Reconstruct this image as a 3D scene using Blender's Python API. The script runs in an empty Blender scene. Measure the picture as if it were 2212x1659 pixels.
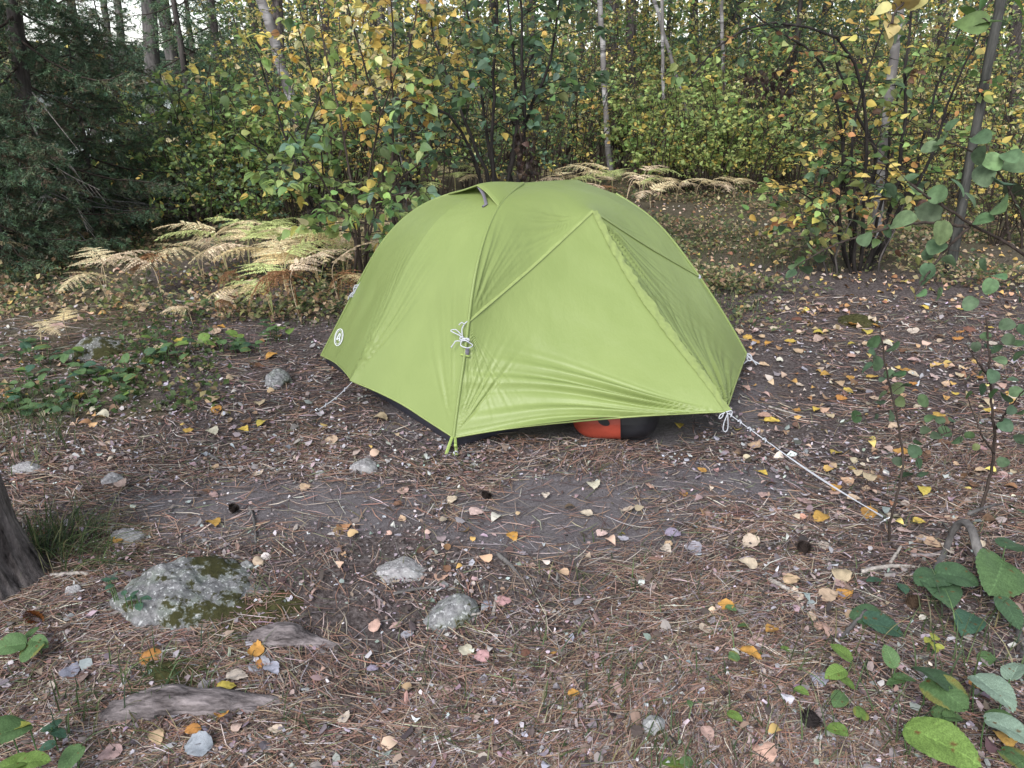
import bpy, math, random
import numpy as np
from mathutils import Vector
from mathutils.bvhtree import BVHTree

# ------------------------------------------------------------------ camera, sky, sun, exposure
SC = bpy.context.scene
COL = SC.collection
TILT, CAM_H = math.radians(22.5), 1.6
cam_d = bpy.data.cameras.new('camera'); cam = bpy.data.objects.new('camera', cam_d); COL.objects.link(cam)
cam.location = (0, 0, CAM_H); cam.rotation_euler = (math.pi / 2 - TILT, 0, 0)
cam_d.sensor_width = 36; cam_d.lens = 27; cam_d.clip_start = .05; cam_d.clip_end = 2000
SC.camera = cam

SUN_EL, SUN_AZ = math.radians(42), math.radians(205)
W = bpy.data.worlds.new('World'); SC.world = W; W.use_nodes = True
nt = W.node_tree; bg = nt.nodes['Background']
sky = nt.nodes.new('ShaderNodeTexSky'); sky.sky_type = 'NISHITA'; sky.sun_disc = False
sky.sun_elevation = SUN_EL; sky.sun_rotation = SUN_AZ; sky.dust_density = 1.2; sky.air_density = 1.0; sky.ozone_density = 1
hs = nt.nodes.new('ShaderNodeHueSaturation'); hs.inputs['Saturation'].default_value = .34
nt.links.new(sky.outputs[0], hs.inputs['Color']); nt.links.new(hs.outputs[0], bg.inputs[0]); bg.inputs[1].default_value = .135
sd = bpy.data.lights.new('sun', 'SUN'); sd.energy = 1.5; sd.angle = math.radians(28); sd.color = (1, .965, .965)
so = bpy.data.objects.new('sun', sd); COL.objects.link(so)
so.rotation_euler = (math.pi / 2 - SUN_EL, 0, math.pi - SUN_AZ)
SC.view_settings.view_transform = 'Standard'; SC.view_settings.look = 'None'; SC.view_settings.gamma = 1
SC.view_settings.exposure = 1.40
SC.cycles.max_bounces = 6; SC.cycles.diffuse_bounces = 5; SC.cycles.transmission_bounces = 4
SC.cycles.use_denoising = True

# ------------------------------------------------------------------ placing: pixels of a 2212 x 1659 view -> points in the place
FPX = 1659.; sT, cT = math.sin(TILT), math.cos(TILT); CAM = np.array([0, 0, CAM_H])
def ray(u, v):
    x = (u - 1106) / FPX; y = (v - 829.5) / FPX
    return np.array([x, cT - y * sT, -(sT + y * cT)])
def gp(u, v, z=0.):
    d = ray(u, v); return CAM + (z - CAM_H) / d[2] * d
def onplane(u, v, p, n):
    d = ray(u, v); return CAM + np.dot(np.asarray(p) - CAM, n) / np.dot(d, n) * d
def atY(u, v, Y):
    d = ray(u, v); return CAM + Y / d[1] * d
def proj(p):
    q = np.asarray(p, float) - CAM; zz = q[1] * cT - q[2] * sT
    return 1106 + FPX * q[0] / zz, 829.5 - FPX * (q[1] * sT + q[2] * cT) / zz
def sstep(a, b, x):
    t = np.clip((np.asarray(x, float) - a) / (b - a), 0, 1); return t * t * (3 - 2 * t)

_r = np.random.default_rng(5)
_K = _r.normal(size=(24, 3)); _K /= np.linalg.norm(_K, axis=1)[:, None]; _PH = _r.uniform(0, 6.28, 24); _FR = _r.uniform(.6, 1.7, 24)
def noise3(p, f=1., off=0.):
    p = np.asarray(p, float) * f
    return np.sin((p @ (_K * _FR[:, None]).T) * 2.2 + _PH + off).sum(-1) / 7.
def fbm(p, f=1., n=4, off=0.):
    s = 0; a = 1.
    for i in range(n): s = s + a * noise3(p, f, off + i * 3.1); f *= 2.1; a *= .5
    return s
def gz(x, y):
    x = np.asarray(x, float); y = np.asarray(y, float)
    p = np.stack([x, y, np.zeros_like(x)], -1)
    far = sstep(5.5, 13, y)
    z = .012 * noise3(p, 2.1) + .006 * noise3(p, 6.) + far * (.10 * noise3(p, .55, 2.) + .05 * noise3(p, 1.5))
    z = z - 1.3 * sstep(15, 24, y) * sstep(-4.5, -8.5, x) * (1 - sstep(110, 140, y))
    return z
def G(x, y): return float(gz(np.array([x]), np.array([y]))[0])
def gpz(u, v):
    p = gp(u, v); p[2] = G(p[0], p[1]); return p

# ------------------------------------------------------------------ scene graph helpers
def thing(name, label, cat, loc=(0, 0, 0), group=None):
    o = bpy.data.objects.new(name, None); o.empty_display_size = .1; COL.objects.link(o); o.location = loc
    o['label'] = label; o['category'] = cat
    if group: o['group'] = group
    return o
def tag(o, label, cat, group=None):
    o['label'] = label; o['category'] = cat
    if group: o['group'] = group
    return o
def kind(o, k, label=None, cat=None):
    o['kind'] = k
    if label: o['label'] = label
    if cat: o['category'] = cat
    return o
def link(name, me, mat=None, parent=None):
    o = bpy.data.objects.new(name, me); COL.objects.link(o)
    if mat is not None and not me.materials: me.materials.append(mat)
    if parent is not None: o.parent = parent
    return o
def dup(root, loc, rz=0, sc=1., label=None, group=None):
    r = root.copy(); COL.objects.link(r); r.location = loc; r.rotation_euler = (0, 0, rz); r.scale = (sc, sc, sc)
    if label: r['label'] = label
    if group: r['group'] = group
    for ch in root.children:
        c = ch.copy(); COL.objects.link(c); c.parent = r
        for g in ch.children:
            d = g.copy(); COL.objects.link(d); d.parent = c
    return r
ORD = ['first', 'second', 'third', 'fourth', 'fifth', 'sixth', 'seventh', 'eighth', 'ninth', 'tenth', 'eleventh', 'twelfth',
       'thirteenth', 'fourteenth', 'fifteenth', 'sixteenth', 'seventeenth', 'eighteenth', 'nineteenth', 'twentieth']
def ordname(i): return ORD[i] if i < 20 else ('twenty-' + ORD[i - 20] if i < 29 else ('thirtieth' if i == 29 else 'thirty-' + ORD[i - 30]))
TOORD = {}
def ordered(o, template): TOORD.setdefault(template, []).append(o)

class MB:
    def __init__(s): s.v = []; s.f = []; s.c = []; s.n = 0
    def add(s, V, faces, col=None):
        V = np.asarray(V, float).reshape(-1, 3)
        for f in (faces if isinstance(faces, list) else [faces]):
            f = np.asarray(f, int)
            if len(f): s.f.append(f + s.n)
        s.v.append(V); s.n += len(V)
        c = np.ones((len(V), 3)) * (.5 if col is None else np.asarray(col, float))
        s.c.append(c)
    def mesh(s, name, mat=None, smooth=True):
        V = np.concatenate(s.v); me = bpy.data.meshes.new(name)
        sizes = np.concatenate([np.full(len(f), f.shape[1]) for f in s.f]); loops = np.concatenate([f.ravel() for f in s.f])
        me.vertices.add(len(V)); me.vertices.foreach_set('co', V.astype(np.float32).ravel())
        me.loops.add(len(loops)); me.loops.foreach_set('vertex_index', loops.astype(np.int32))
        me.polygons.add(len(sizes)); st = np.concatenate([[0], np.cumsum(sizes)[:-1]])
        me.polygons.foreach_set('loop_start', st.astype(np.int32)); me.polygons.foreach_set('loop_total', sizes.astype(np.int32))
        me.polygons.foreach_set('use_smooth', np.full(len(sizes), smooth))
        me.update(calc_edges=True)
        C = np.concatenate(s.c); at = me.attributes.new('Col', 'FLOAT_COLOR', 'POINT')
        at.data.foreach_set('color', np.concatenate([C, np.ones((len(C), 1))], 1).astype(np.float32).ravel())
        if mat is not None: me.materials.append(mat)
        return me
    def obj(s, name, mat, parent=None, smooth=True): return link(name, s.mesh(name, mat, smooth), None, parent)

def unit(a):
    a = np.asarray(a, float); return a / np.maximum(np.linalg.norm(a, axis=-1, keepdims=True), 1e-9)
def resample(P, n):
    P = np.asarray(P, float); d = np.concatenate([[0], np.cumsum(np.linalg.norm(np.diff(P, axis=0), axis=1))])
    t = np.linspace(0, d[-1], n); return np.stack([np.interp(t, d, P[:, k]) for k in range(P.shape[1])], 1)
def smoothc(P, n, it=None):
    P = resample(P, max(n, 8 * len(P))); k = max(2, len(P) // 18)
    for _ in range(3):
        Q = np.concatenate([2 * P[:1] - P[1:k + 1][::-1], P, 2 * P[-1:] - P[-k - 1:-1][::-1]])
        c = np.cumsum(np.concatenate([np.zeros((1, P.shape[1])), Q]), 0); w = 2 * k + 1
        P2 = (c[w:] - c[:-w]) / w; P2[0] = P[0]; P2[-1] = P[-1]; P = P2
    return resample(P, n)
def tube(mb, P, r0, r1=None, k=6, col=None, cap=False, prof=None):
    P = np.asarray(P, float); n = len(P); T = unit(np.gradient(P, axis=0))
    a = np.array([0, 0, 1.]) if abs(T[0, 2]) < .9 else np.array([1., 0, 0])
    if n > 2 and np.abs(T @ a).max() > .97: a = unit(np.array([.3, .8, .5]))
    X = unit(np.cross(T, a)); Y = np.cross(T, X)
    R = np.linspace(r0, r0 if r1 is None else r1, n) if prof is None else np.asarray(prof)
    ph = np.arange(k) * 2 * math.pi / k
    V = P[:, None] + R[:, None, None] * (np.cos(ph)[None, :, None] * X[:, None] + np.sin(ph)[None, :, None] * Y[:, None])
    i, j = np.meshgrid(np.arange(n - 1), np.arange(k), indexing='ij'); j2 = (j + 1) % k
    F = np.stack([i * k + j, i * k + j2, (i + 1) * k + j2, (i + 1) * k + j], -1).reshape(-1, 4)
    V = V.reshape(-1, 3); fs = [F]
    if cap:
        V = np.concatenate([V, P[:1], P[-1:]]); b = n * k; jj = np.arange(k)
        fs.append(np.stack([np.full(k, b), (jj + 1) % k, jj], 1)); fs.append(np.stack([np.full(k, b + 1), (n - 1) * k + jj, (n - 1) * k + (jj + 1) % k], 1))
    mb.add(V, fs, col)
def sheet(mb, Pg, col=None, flip=False):
    n, m = Pg.shape[:2]; i, j = np.meshgrid(np.arange(n - 1), np.arange(m - 1), indexing='ij')
    F = np.stack([i * m + j, (i + 1) * m + j, (i + 1) * m + j + 1, i * m + j + 1], -1).reshape(-1, 4)
    mb.add(Pg.reshape(-1, 3), F[:, ::-1] if flip else F, col)

# ------------------------------------------------------------------ materials
def newmat(name):
    m = bpy.data.materials.new(name); m.use_nodes = True; t = m.node_tree; p = t.nodes['Principled BSDF']
    return m, t, p
def nd(t, typ, **kw):
    n = t.nodes.new(typ)
    for k, v in kw.items():
        if k in n.inputs: n.inputs[k].default_value = v
        else: setattr(n, k, v)
    return n
def ramp(t, fac, stops):
    r = t.nodes.new('ShaderNodeValToRGB'); e = r.color_ramp.elements
    while len(e) < len(stops): e.new(.5)
    for el, (p, c) in zip(e, stops): el.position = p; el.color = (*c, 1) if len(c) == 3 else c
    t.links.new(fac, r.inputs[0]); return r.outputs[0]
def mixc(t, fac, a, b, typ='MIX'):
    n = t.nodes.new('ShaderNodeMix'); n.data_type = 'RGBA'; n.blend_type = typ
    for s, x in ((n.inputs[0], fac), (n.inputs[6], a), (n.inputs[7], b)):
        if isinstance(x, (int, float)): s.default_value = x
        elif isinstance(x, tuple): s.default_value = (*x, 1)
        else: t.links.new(x, s)
    return n.outputs[2]
def bump(t, p, h, st=.3, dist=.01):
    b = nd(t, 'ShaderNodeBump', Strength=st, Distance=dist); t.links.new(h, b.inputs['Height']); t.links.new(b.outputs[0], p.inputs['Normal'])
def attr(t, nm='Col'):
    a = t.nodes.new('ShaderNodeAttribute'); a.attribute_name = nm; return a
def ocoord(t): return t.nodes.new('ShaderNodeTexCoord').outputs['Object']
def ntex(t, sc, vec=None, detail=4, rough=.55):
    n = nd(t, 'ShaderNodeTexNoise', Scale=sc, Detail=detail, Roughness=rough)
    if vec is not None: t.links.new(vec, n.inputs['Vector'])
    return n.outputs['Fac']

def leaf_material(name, trans=.3, rough=.5, spec=.25, vary=.12, mottle=0., gain=1.):
    m, t, p = newmat(name); c = attr(t).outputs['Color']
    if vary:
        oi = t.nodes.new('ShaderNodeObjectInfo'); mr = nd(t, 'ShaderNodeMapRange'); t.links.new(oi.outputs['Random'], mr.inputs[0])
        mr.inputs[3].default_value = 1 - vary; mr.inputs[4].default_value = 1 + vary
        h = nd(t, 'ShaderNodeHueSaturation'); t.links.new(c, h.inputs['Color']); t.links.new(mr.outputs[0], h.inputs['Value']); c = h.outputs[0]
    if gain != 1: c = mixc(t, 1., c, (gain,) * 3, 'MULTIPLY')
    if mottle:
        f = ntex(t, 45, ocoord(t), 3); c = mixc(t, 1., c, ramp(t, f, [(.35, (1 - mottle,) * 3), (.65, (1 + mottle * .4,) * 3)]), 'MULTIPLY')
    t.links.new(c, p.inputs['Base Color']); p.inputs['Roughness'].default_value = rough; p.inputs['Specular IOR Level'].default_value = spec
    if trans:
        tr = nd(t, 'ShaderNodeBsdfTranslucent'); t.links.new(c, tr.inputs[0]); mx = nd(t, 'ShaderNodeMixShader'); mx.inputs[0].default_value = trans
        out = t.nodes['Material Output']; t.links.new(p.outputs[0], mx.inputs[1]); t.links.new(tr.outputs[0], mx.inputs[2]); t.links.new(mx.outputs[0], out.inputs[0])
    return m
M = {}
M['leaf'] = leaf_material('live_leaves', .5, .5, .3)
M['bigleaf'] = leaf_material('broad_leaves', .25, .6, .18, .1, .3, .82)
M['needle'] = leaf_material('conifer_needles', .1, .6, .2)
M['litter'] = leaf_material('dry_litter', 0, .8, .15, 0, 0, .80)
M['dryleaf'] = leaf_material('dry_leaf', .12, .65, .2, .12, .3, .82)
M['fern'] = leaf_material('fern_fronds', .25, .7, .15)

def bark_material(name, dark, light, sc=14, stretch=.18, bst=.6, dist=.01, along=2):
    m, t, p = newmat(name); mp = nd(t, 'ShaderNodeMapping'); mp.inputs['Scale'].default_value = tuple(stretch if q == along else 1 for q in range(3)); t.links.new(ocoord(t), mp.inputs[0])
    f = ntex(t, sc, mp.outputs[0], 6, .65); g = ntex(t, sc * 5, mp.outputs[0], 3)
    c = ramp(t, f, [(.32, dark), (.66, light)]); c = mixc(t, 1., c, ramp(t, g, [(.3, (.75,) * 3), (.7, (1.15,) * 3)]), 'MULTIPLY')
    t.links.new(c, p.inputs['Base Color']); p.inputs['Roughness'].default_value = .9; p.inputs['Specular IOR Level'].default_value = .15
    bump(t, p, f, bst, dist); return m
M['bark'] = bark_material('dark_bark', (.022, .019, .018), (.095, .085, .08))
M['twigbark'] = bark_material('twig_bark', (.02, .015, .012), (.06, .047, .04), 30)
M['greybark'] = bark_material('grey_bark', (.04, .038, .038), (.135, .128, .122), 13)
M['pinebark'] = bark_material('pine_bark', (.010, .008, .008), (.16, .14, .135), 22, .3, 1., .02)
M['deadwood'] = bark_material('dead_wood', (.16, .145, .13), (.36, .33, .30), 40, .2)
M['rootbark'] = bark_material('root_bark', (.022, .018, .018), (.24, .21, .21), 34, .22, 1., .012, 0)
def birch_material():
    m, t, p = newmat('birch_bark'); mp = nd(t, 'ShaderNodeMapping'); mp.inputs['Scale'].default_value = (.5, .5, 3.2); t.links.new(ocoord(t), mp.inputs[0])
    f = ntex(t, 5.5, mp.outputs[0], 6, .7); g = ntex(t, 2.2, ocoord(t), 3)
    c = ramp(t, f, [(.38, (.05, .046, .046)), (.48, (.27, .26, .256)), (.75, (.40, .39, .385))])
    c = mixc(t, ramp(t, g, [(.44, (0, 0, 0)), (.54, (1, 1, 1))]), c, (.13, .12, .115))
    t.links.new(c, p.inputs['Base Color']); p.inputs['Roughness'].default_value = .7; bump(t, p, f, .25, .005); return m
M['darkgrey'] = bark_material('mottled_dark_bark', (.014, .015, .014), (.07, .07, .064), 18)
M['clumpbark'] = bark_material('black_bark', (.008, .007, .007), (.035, .031, .029), 26)
M['birch'] = birch_material()

def simple(name, col, rough=.6, spec=.3, var=.12, sc=40, bst=.15, metal=0):
    m, t, p = newmat(name); f = ntex(t, sc, ocoord(t), 4)
    c = ramp(t, f, [(.3, tuple(.8 * x * (1 - var) for x in col)), (.7, tuple(.8 * min(1, x * (1 + var)) for x in col))])
    t.links.new(c, p.inputs['Base Color']); p.inputs['Roughness'].default_value = rough; p.inputs['Specular IOR Level'].default_value = spec
    p.inputs['Metallic'].default_value = metal
    if bst: bump(t, p, f, bst, .004)
    return m
def tent_material():
    m, t, p = newmat('green_ripstop_nylon'); oc = ocoord(t)
    f = ntex(t, 3., oc, 3); c = ramp(t, f, [(.3, (.190, .246, .080)), (.7, (.210, .267, .090))])
    t.links.new(c, p.inputs['Base Color']); p.inputs['Roughness'].default_value = .42; p.inputs['Specular IOR Level'].default_value = .28
    mp = nd(t, 'ShaderNodeMapping'); mp.inputs['Scale'].default_value = (1, 1, .22); t.links.new(oc, mp.inputs[0])
    w = ntex(t, 16, mp.outputs[0], 3, .6); w2 = ntex(t, 160, oc, 2)
    ad = nd(t, 'ShaderNodeMath', operation='MULTIPLY_ADD'); t.links.new(w2, ad.inputs[0]); ad.inputs[1].default_value = .06; t.links.new(w, ad.inputs[2])
    bump(t, p, ad.outputs[0], .16, .02)
    tr = nd(t, 'ShaderNodeBsdfTranslucent'); t.links.new(c, tr.inputs[0]); mx = nd(t, 'ShaderNodeMixShader'); mx.inputs[0].default_value = .16
    out = t.nodes['Material Output']; t.links.new(p.outputs[0], mx.inputs[1]); t.links.new(tr.outputs[0], mx.inputs[2]); t.links.new(mx.outputs[0], out.inputs[0])
    return m
M['tent'] = tent_material()
M['seam'] = simple('green_seam_tape', (.235, .295, .10), .5, .3, .1)
M['flap'] = simple('green_storm_flap', (.25, .31, .105), .45, .3, .08)
M['strap'] = simple('green_webbing', (.31, .41, .12), .7, .2, .15, 200)
M['grey'] = simple('grey_webbing', (.16, .15, .18), .6, .3, .15, 150)
M['cord'] = simple('white_cord', (.46, .48, .52), .7, .3, .1, 300, .3)
M['tub'] = simple('dark_floor_nylon', (.035, .036, .048), .45, .4, .2, 12, .2)
M['netting'] = simple('dark_netting', (.05, .05, .055), .8, .1, .2)
M['print'] = simple('white_print', (.72, .76, .74), .6, .2, .05)
M['red'] = simple('red_dry_bag_fabric', (.33, .055, .032), .5, .35, .15, 18, .35)
M['black'] = simple('black_dry_bag_fabric', (.012, .012, .015), .5, .35, .3, 20, .3)
M['navy'] = simple('navy_stuff_sack', (.012, .028, .065), .45, .4, .3, 14, .4)
M['alu'] = simple('peg_metal', (.6, .62, .65), .35, .5, .05, 40, 0, .8)

def rock_material(name, moss=.5, base=((.07, .07, .072), (.30, .30, .305)), lichen=(.21, .235, .20)):
    m, t, p = newmat(name); oc = ocoord(t)
    f = ntex(t, 34, oc, 6, .8); g = ntex(t, 11, oc, 5, .7); k = ntex(t, 90, oc, 3); h = ntex(t, 7.5, oc, 5, .75)
    c = ramp(t, f, [(.36, base[0]), (.62, base[1])])
    c = mixc(t, ramp(t, g, [(.45, (0,) * 3), (.6, (.75,) * 3)]), c, lichen)
    c = mixc(t, ramp(t, k, [(.58, (0,) * 3), (.65, (.75,) * 3)]), c, (.52, .53, .53))
    c = mixc(t, ramp(t, h, [(.66 - .16 * moss, (0,) * 3), (.71 - .16 * moss, (1,) * 3)]), c, mixc(t, k, (.022, .024, .010), (.065, .062, .02)))
    c = mixc(t, 1., c, (.8, .8, .8), 'MULTIPLY')
    t.links.new(c, p.inputs['Base Color']); p.inputs['Roughness'].default_value = .9; p.inputs['Specular IOR Level'].default_value = .2
    bump(t, p, f, .7, .012); return m
M['rock'] = rock_material('lichen_rock', .62)
M['boulder'] = rock_material('mossy_boulder', .88, ((.06, .06, .062), (.26, .26, .265)), (.17, .195, .165))
M['mossrock'] = rock_material('moss_grown_rock', 1.25, ((.08, .08, .07), (.2, .2, .19)), (.15, .17, .12))
M['rock2'] = rock_material('clean_rock', -.3, ((.15, .145, .15), (.40, .385, .39)), (.30, .30, .295))
M['rock3'] = rock_material('mossy_rock', .95, ((.25, .25, .26), (.5, .5, .5)))
M['moss'] = simple('moss', (.05, .05, .02), .95, .1, .5, 60, 1.)

# ------------------------------------------------------------------ ground, lake
def ground_material():
    m, t, p = newmat('forest_floor'); oc = ocoord(t)
    a = attr(t, 'Col'); sp = nd(t, 'ShaderNodeSeparateColor'); t.links.new(a.outputs['Color'], sp.inputs[0])
    f1 = ntex(t, 5, oc, 6, .65); f2 = ntex(t, 60, oc, 5, .7); f3 = ntex(t, 240, oc, 3, .6)
    duff = ramp(t, f2, [(.30, (.026, .021, .020)), (.5, (.098, .080, .077)), (.70, (.215, .188, .182))])
    soil = ramp(t, f2, [(.28, (.105, .093, .098)), (.55, (.155, .140, .146)), (.75, (.21, .195, .20))])
    grn = ramp(t, f2, [(.3, (.05, .045, .03)), (.7, (.17, .145, .10))])
    ed = nd(t, 'ShaderNodeMath', operation='MULTIPLY_ADD'); t.links.new(f1, ed.inputs[0]); ed.inputs[1].default_value = .9; t.links.new(sp.outputs[0], ed.inputs[2])
    c = mixc(t, ramp(t, ed.outputs[0], [(.55, (0,) * 3), (.85, (1,) * 3)]), duff, soil)
    ed2 = nd(t, 'ShaderNodeMath', operation='MULTIPLY_ADD'); t.links.new(f1, ed2.inputs[0]); ed2.inputs[1].default_value = .9; t.links.new(sp.outputs[1], ed2.inputs[2])
    c = mixc(t, ramp(t, ed2.outputs[0], [(.7, (0,) * 3), (1., (1,) * 3)]), c, grn)
    c = mixc(t, ramp(t, f3, [(.70, (0,) * 3), (.76, (.8,) * 3)]), c, (.30, .28, .27))
    c = mixc(t, 1., c, (.8, .8, .8), 'MULTIPLY')
    t.links.new(c, p.inputs['Base Color']); p.inputs['Roughness'].default_value = .95; p.inputs['Specular IOR Level'].default_value = .12
    ad = nd(t, 'ShaderNodeMath', operation='MULTIPLY_ADD'); t.links.new(f3, ad.inputs[0]); ad.inputs[1].default_value = .35; t.links.new(f2, ad.inputs[2])
    bump(t, p, ad.outputs[0], .8, .012); return m
BARE = [(*gp(1230, 1100)[:2], .62, .36), (*gp(560, 1090)[:2], .8, .28), (*gp(1500, 1040)[:2], .5, .22), (*gp(1250, 860)[:2], 1.1, .7)]
def bare_mask(x, y):
    b = np.zeros_like(x)
    for cx, cy, a, c in BARE: b = np.maximum(b, 1 - sstep(.3, 1.25, np.hypot((x - cx) / a, (y - cy) / c)))
    return b
def moss_mask(x, y):
    g = sstep(5.6, 7.2, y + .35 * noise3(np.stack([x, y, x * 0], -1), 1.3)) * .6
    g = np.maximum(g, sstep(-1.35, -2.2, x + .45 * (y - 3.4)) * sstep(2.9, 3.6, y))
    for u, v, r in ((560, 1330, .16), (330, 1470, .2), (190, 1190, .25), (480, 1400, .18)):
        q = gp(u, v); g = np.maximum(g, 1 - sstep(.3, 1.2, np.hypot(x - q[0], y - q[1]) / r))
    return g
def axis_pts(lo, hi, step, grow, end):
    c = list(np.arange(lo, hi + 1e-6, step)); s = step
    while c[-1] < end: s *= grow; c.append(c[-1] + s)
    s = step
    while c[0] > -end: s *= grow; c.insert(0, c[0] - s)
    return np.array(c)
gx_ = axis_pts(-2.6, 2.8, .035, 1.12, 420); gy_ = axis_pts(.9, 6.5, .035, 1.12, 420)
XX, YY = np.meshgrid(gx_, gy_, indexing='ij'); ZZ = gz(XX, YY)
near = 1 - sstep(5, 8, np.abs(YY - 3)); P3 = np.stack([XX, YY, 0 * XX], -1)
ZZ = ZZ + near * .004 * noise3(P3, 16.)
mb = MB(); sheet(mb, np.stack([XX, YY, ZZ], -1)); mb.c = [np.stack([bare_mask(XX, YY), moss_mask(XX, YY), XX * 0], -1).reshape(-1, 3)]
kind(mb.obj('ground', ground_material()), 'structure', 'brown forest floor of soil and pine duff')
def water_material():
    m, t, p = newmat('lake_water'); p.inputs['Base Color'].default_value = (.05, .07, .08, 1); p.inputs['Roughness'].default_value = .08
    bump(t, p, ntex(t, 3, ocoord(t), 3), .15, .05); return m
mb = MB(); xs = np.linspace(-190, -4.2, 40); ys = np.linspace(19, 150, 30); A_, B_ = np.meshgrid(xs, ys, indexing='ij')
sheet(mb, np.stack([A_, B_, 0 * A_ - .95], -1)); kind(mb.obj('lake', water_material()), 'structure', 'pale lake glimpsed behind the dark spruces')

# ------------------------------------------------------------------ leaf clouds
def leaf_tpl(nseg=2, w=.36, peak=.42, fold=.10, curl=.12, teeth=0., heart=0.):
    t = np.linspace(0, 1, nseg + 1)
    a = math.log(.5) / math.log(peak); hw = w * np.sin(math.pi * np.clip(t, 0, 1) ** a) ** .8
    hw[0] = w * heart; hw[-1] = 0
    if teeth: hw[1:-1] *= 1 + teeth * np.where(np.arange(nseg - 1) % 2, 1, -1)
    y = t; zc = curl * (t - .5) ** 2 * -4 * .5
    Vm = np.stack([0 * t, y, zc], 1); Vl = np.stack([-hw, y - heart * .12 * (t < .01), zc + fold * hw / w], 1); Vr = Vl * [-1, 1, 1]
    if heart == 0:
        V = np.concatenate([Vm, Vl[1:-1], Vr[1:-1]]); n = nseg + 1; L = lambda i: n + i - 1; Rr = lambda i: n + nseg - 1 + i - 1; tris = []
        for i in range(nseg):
            li = i if i == 0 else L(i); li2 = nseg if i + 1 == nseg else L(i + 1); ri = i if i == 0 else Rr(i); ri2 = nseg if i + 1 == nseg else Rr(i + 1)
            for tr in ((i, i + 1, li2), (i, li2, li), (i, ri2, i + 1), (i, ri, ri2)):
                if len(set(tr)) == 3: tris.append(tr)
    else:
        V = np.concatenate([Vm, Vl, Vr]); n = nseg + 1; tris = []
        for i in range(nseg):
            tris += [(i, i + 1, n + i + 1), (i, n + i + 1, n + i), (i, 2 * n + i + 1, i + 1), (i, 2 * n + i, 2 * n + i + 1)]
    return V, np.array(tris)
def leaf2(half, n=8, rows=(0, .55, 1), fold=.08, curl=.15, teeth=.0, wob=0., seed=0):
    H_ = smoothc(np.array(half, float), n + 1); H_[0] = half[0]; H_[-1] = half[-1]; t = np.linspace(0, 1, n + 1); mid = np.stack([0 * t, t * half[-1][1]], 1)
    if teeth: H_[1:-1] *= (1 + teeth * np.where(np.arange(n - 1) % 2, 1, -1))[:, None]
    V = [mid]; T = []; N = n + 1; k = len(rows) - 1
    for sg in (-1, 1):
        for f in rows[1:]: V.append((mid * (1 - f) + H_ * f) * [sg, 1])
    V = np.concatenate(V); r = np.random.default_rng(seed); a, b = r.uniform(0, 6, 2)
    z = fold * np.abs(V[:, 0]) * 2 - curl * (V[:, 1] - .45) ** 2 * 2 + wob * np.sin(V[:, 0] * 11 + a) * np.sin(V[:, 1] * 9 + b)
    for s in (0, 1):
        prev = 0
        for q in range(k):
            cur = N * (1 + s * k + q)
            for i in range(n):
                A_, B_, C_, D_ = prev + i, prev + i + 1, cur + i + 1, cur + i
                T += [(A_, B_, C_), (A_, C_, D_)] if s == 0 else [(A_, C_, B_), (A_, D_, C_)]
            prev = cur
    return np.stack([V[:, 0], V[:, 1], z], 1), np.array(T)
HEART = [(0, 0), (.12, -.10), (.30, -.12), (.46, .03), (.51, .24), (.45, .50), (.28, .76), (.11, .93), (0, 1.03)]
OVAL = [(0, 0), (.15, .01), (.27, .12), (.34, .32), (.34, .52), (.26, .75), (.12, .93), (0, 1)]
ROUND = [(0, 0), (.20, -.03), (.38, .10), (.47, .35), (.43, .62), (.27, .86), (.10, .98), (0, 1)]
OVATE = [(0, 0), (.20, .02), (.36, .16), (.40, .36), (.31, .62), (.15, .85), (0, 1.04)]
TP = {'s': leaf_tpl(2, .38, .45), 'm': leaf2(OVATE, 5, (0, 1), .09, .15), 'h': leaf2(OVATE, 6, (0, 1), .10, .2), 'r': leaf2(ROUND, 8, (0, .55, 1), .07, .2), 'n': leaf_tpl(2, .22, .5), 'far': (np.array([[0, 0, 0], [-.38, .5, .04], [0, 1, 0], [.38, .5, .04]], float), np.array([[0, 2, 1], [0, 3, 2]]))}
def cloud(mb, pos, d, nrm, size, col, tpl):
    pos = np.asarray(pos, float); d = unit(d); X = unit(np.cross(d, nrm)); Nn = np.cross(X, d)
    V0, T0 = TP[tpl] if isinstance(tpl, str) else tpl
    s = np.asarray(size)[:, None, None]
    V = pos[:, None] + s * (V0[None, :, 0:1] * X[:, None] + V0[None, :, 1:2] * d[:, None] + V0[None, :, 2:3] * Nn[:, None])
    k = len(V0); F = (T0[None] + (np.arange(len(pos)) * k)[:, None, None]).reshape(-1, 3)
    mb.add(V.reshape(-1, 3), F, np.repeat(np.asarray(col), k, 0))
GREEN, LGREEN, DGREEN, OLIVE = (.135, .215, .08), (.27, .37, .125), (.075, .12, .065), (.21, .23, .085)
YEL, GOLD, PALE, ORNG, BRN, BLUEG = (.66, .54, .16), (.64, .45, .13), (.70, .62, .33), (.46, .25, .11), (.19, .11, .07), (.13, .215, .14)
def pick(rng, pal, n, bias=None, jit=.18):
    cols = np.array([c for c, _ in pal]); w = np.array([x for _, x in pal], float); w /= w.sum()
    i = rng.choice(len(pal), n, p=w)
    if bias is not None: i = np.where(rng.random(n) < .6, bias, i)
    c = cols[i] * (1 + jit * rng.normal(size=(n, 1))) * (1 + .06 * rng.normal(size=(n, 3)))
    return np.clip(c, .005, .8)

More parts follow.
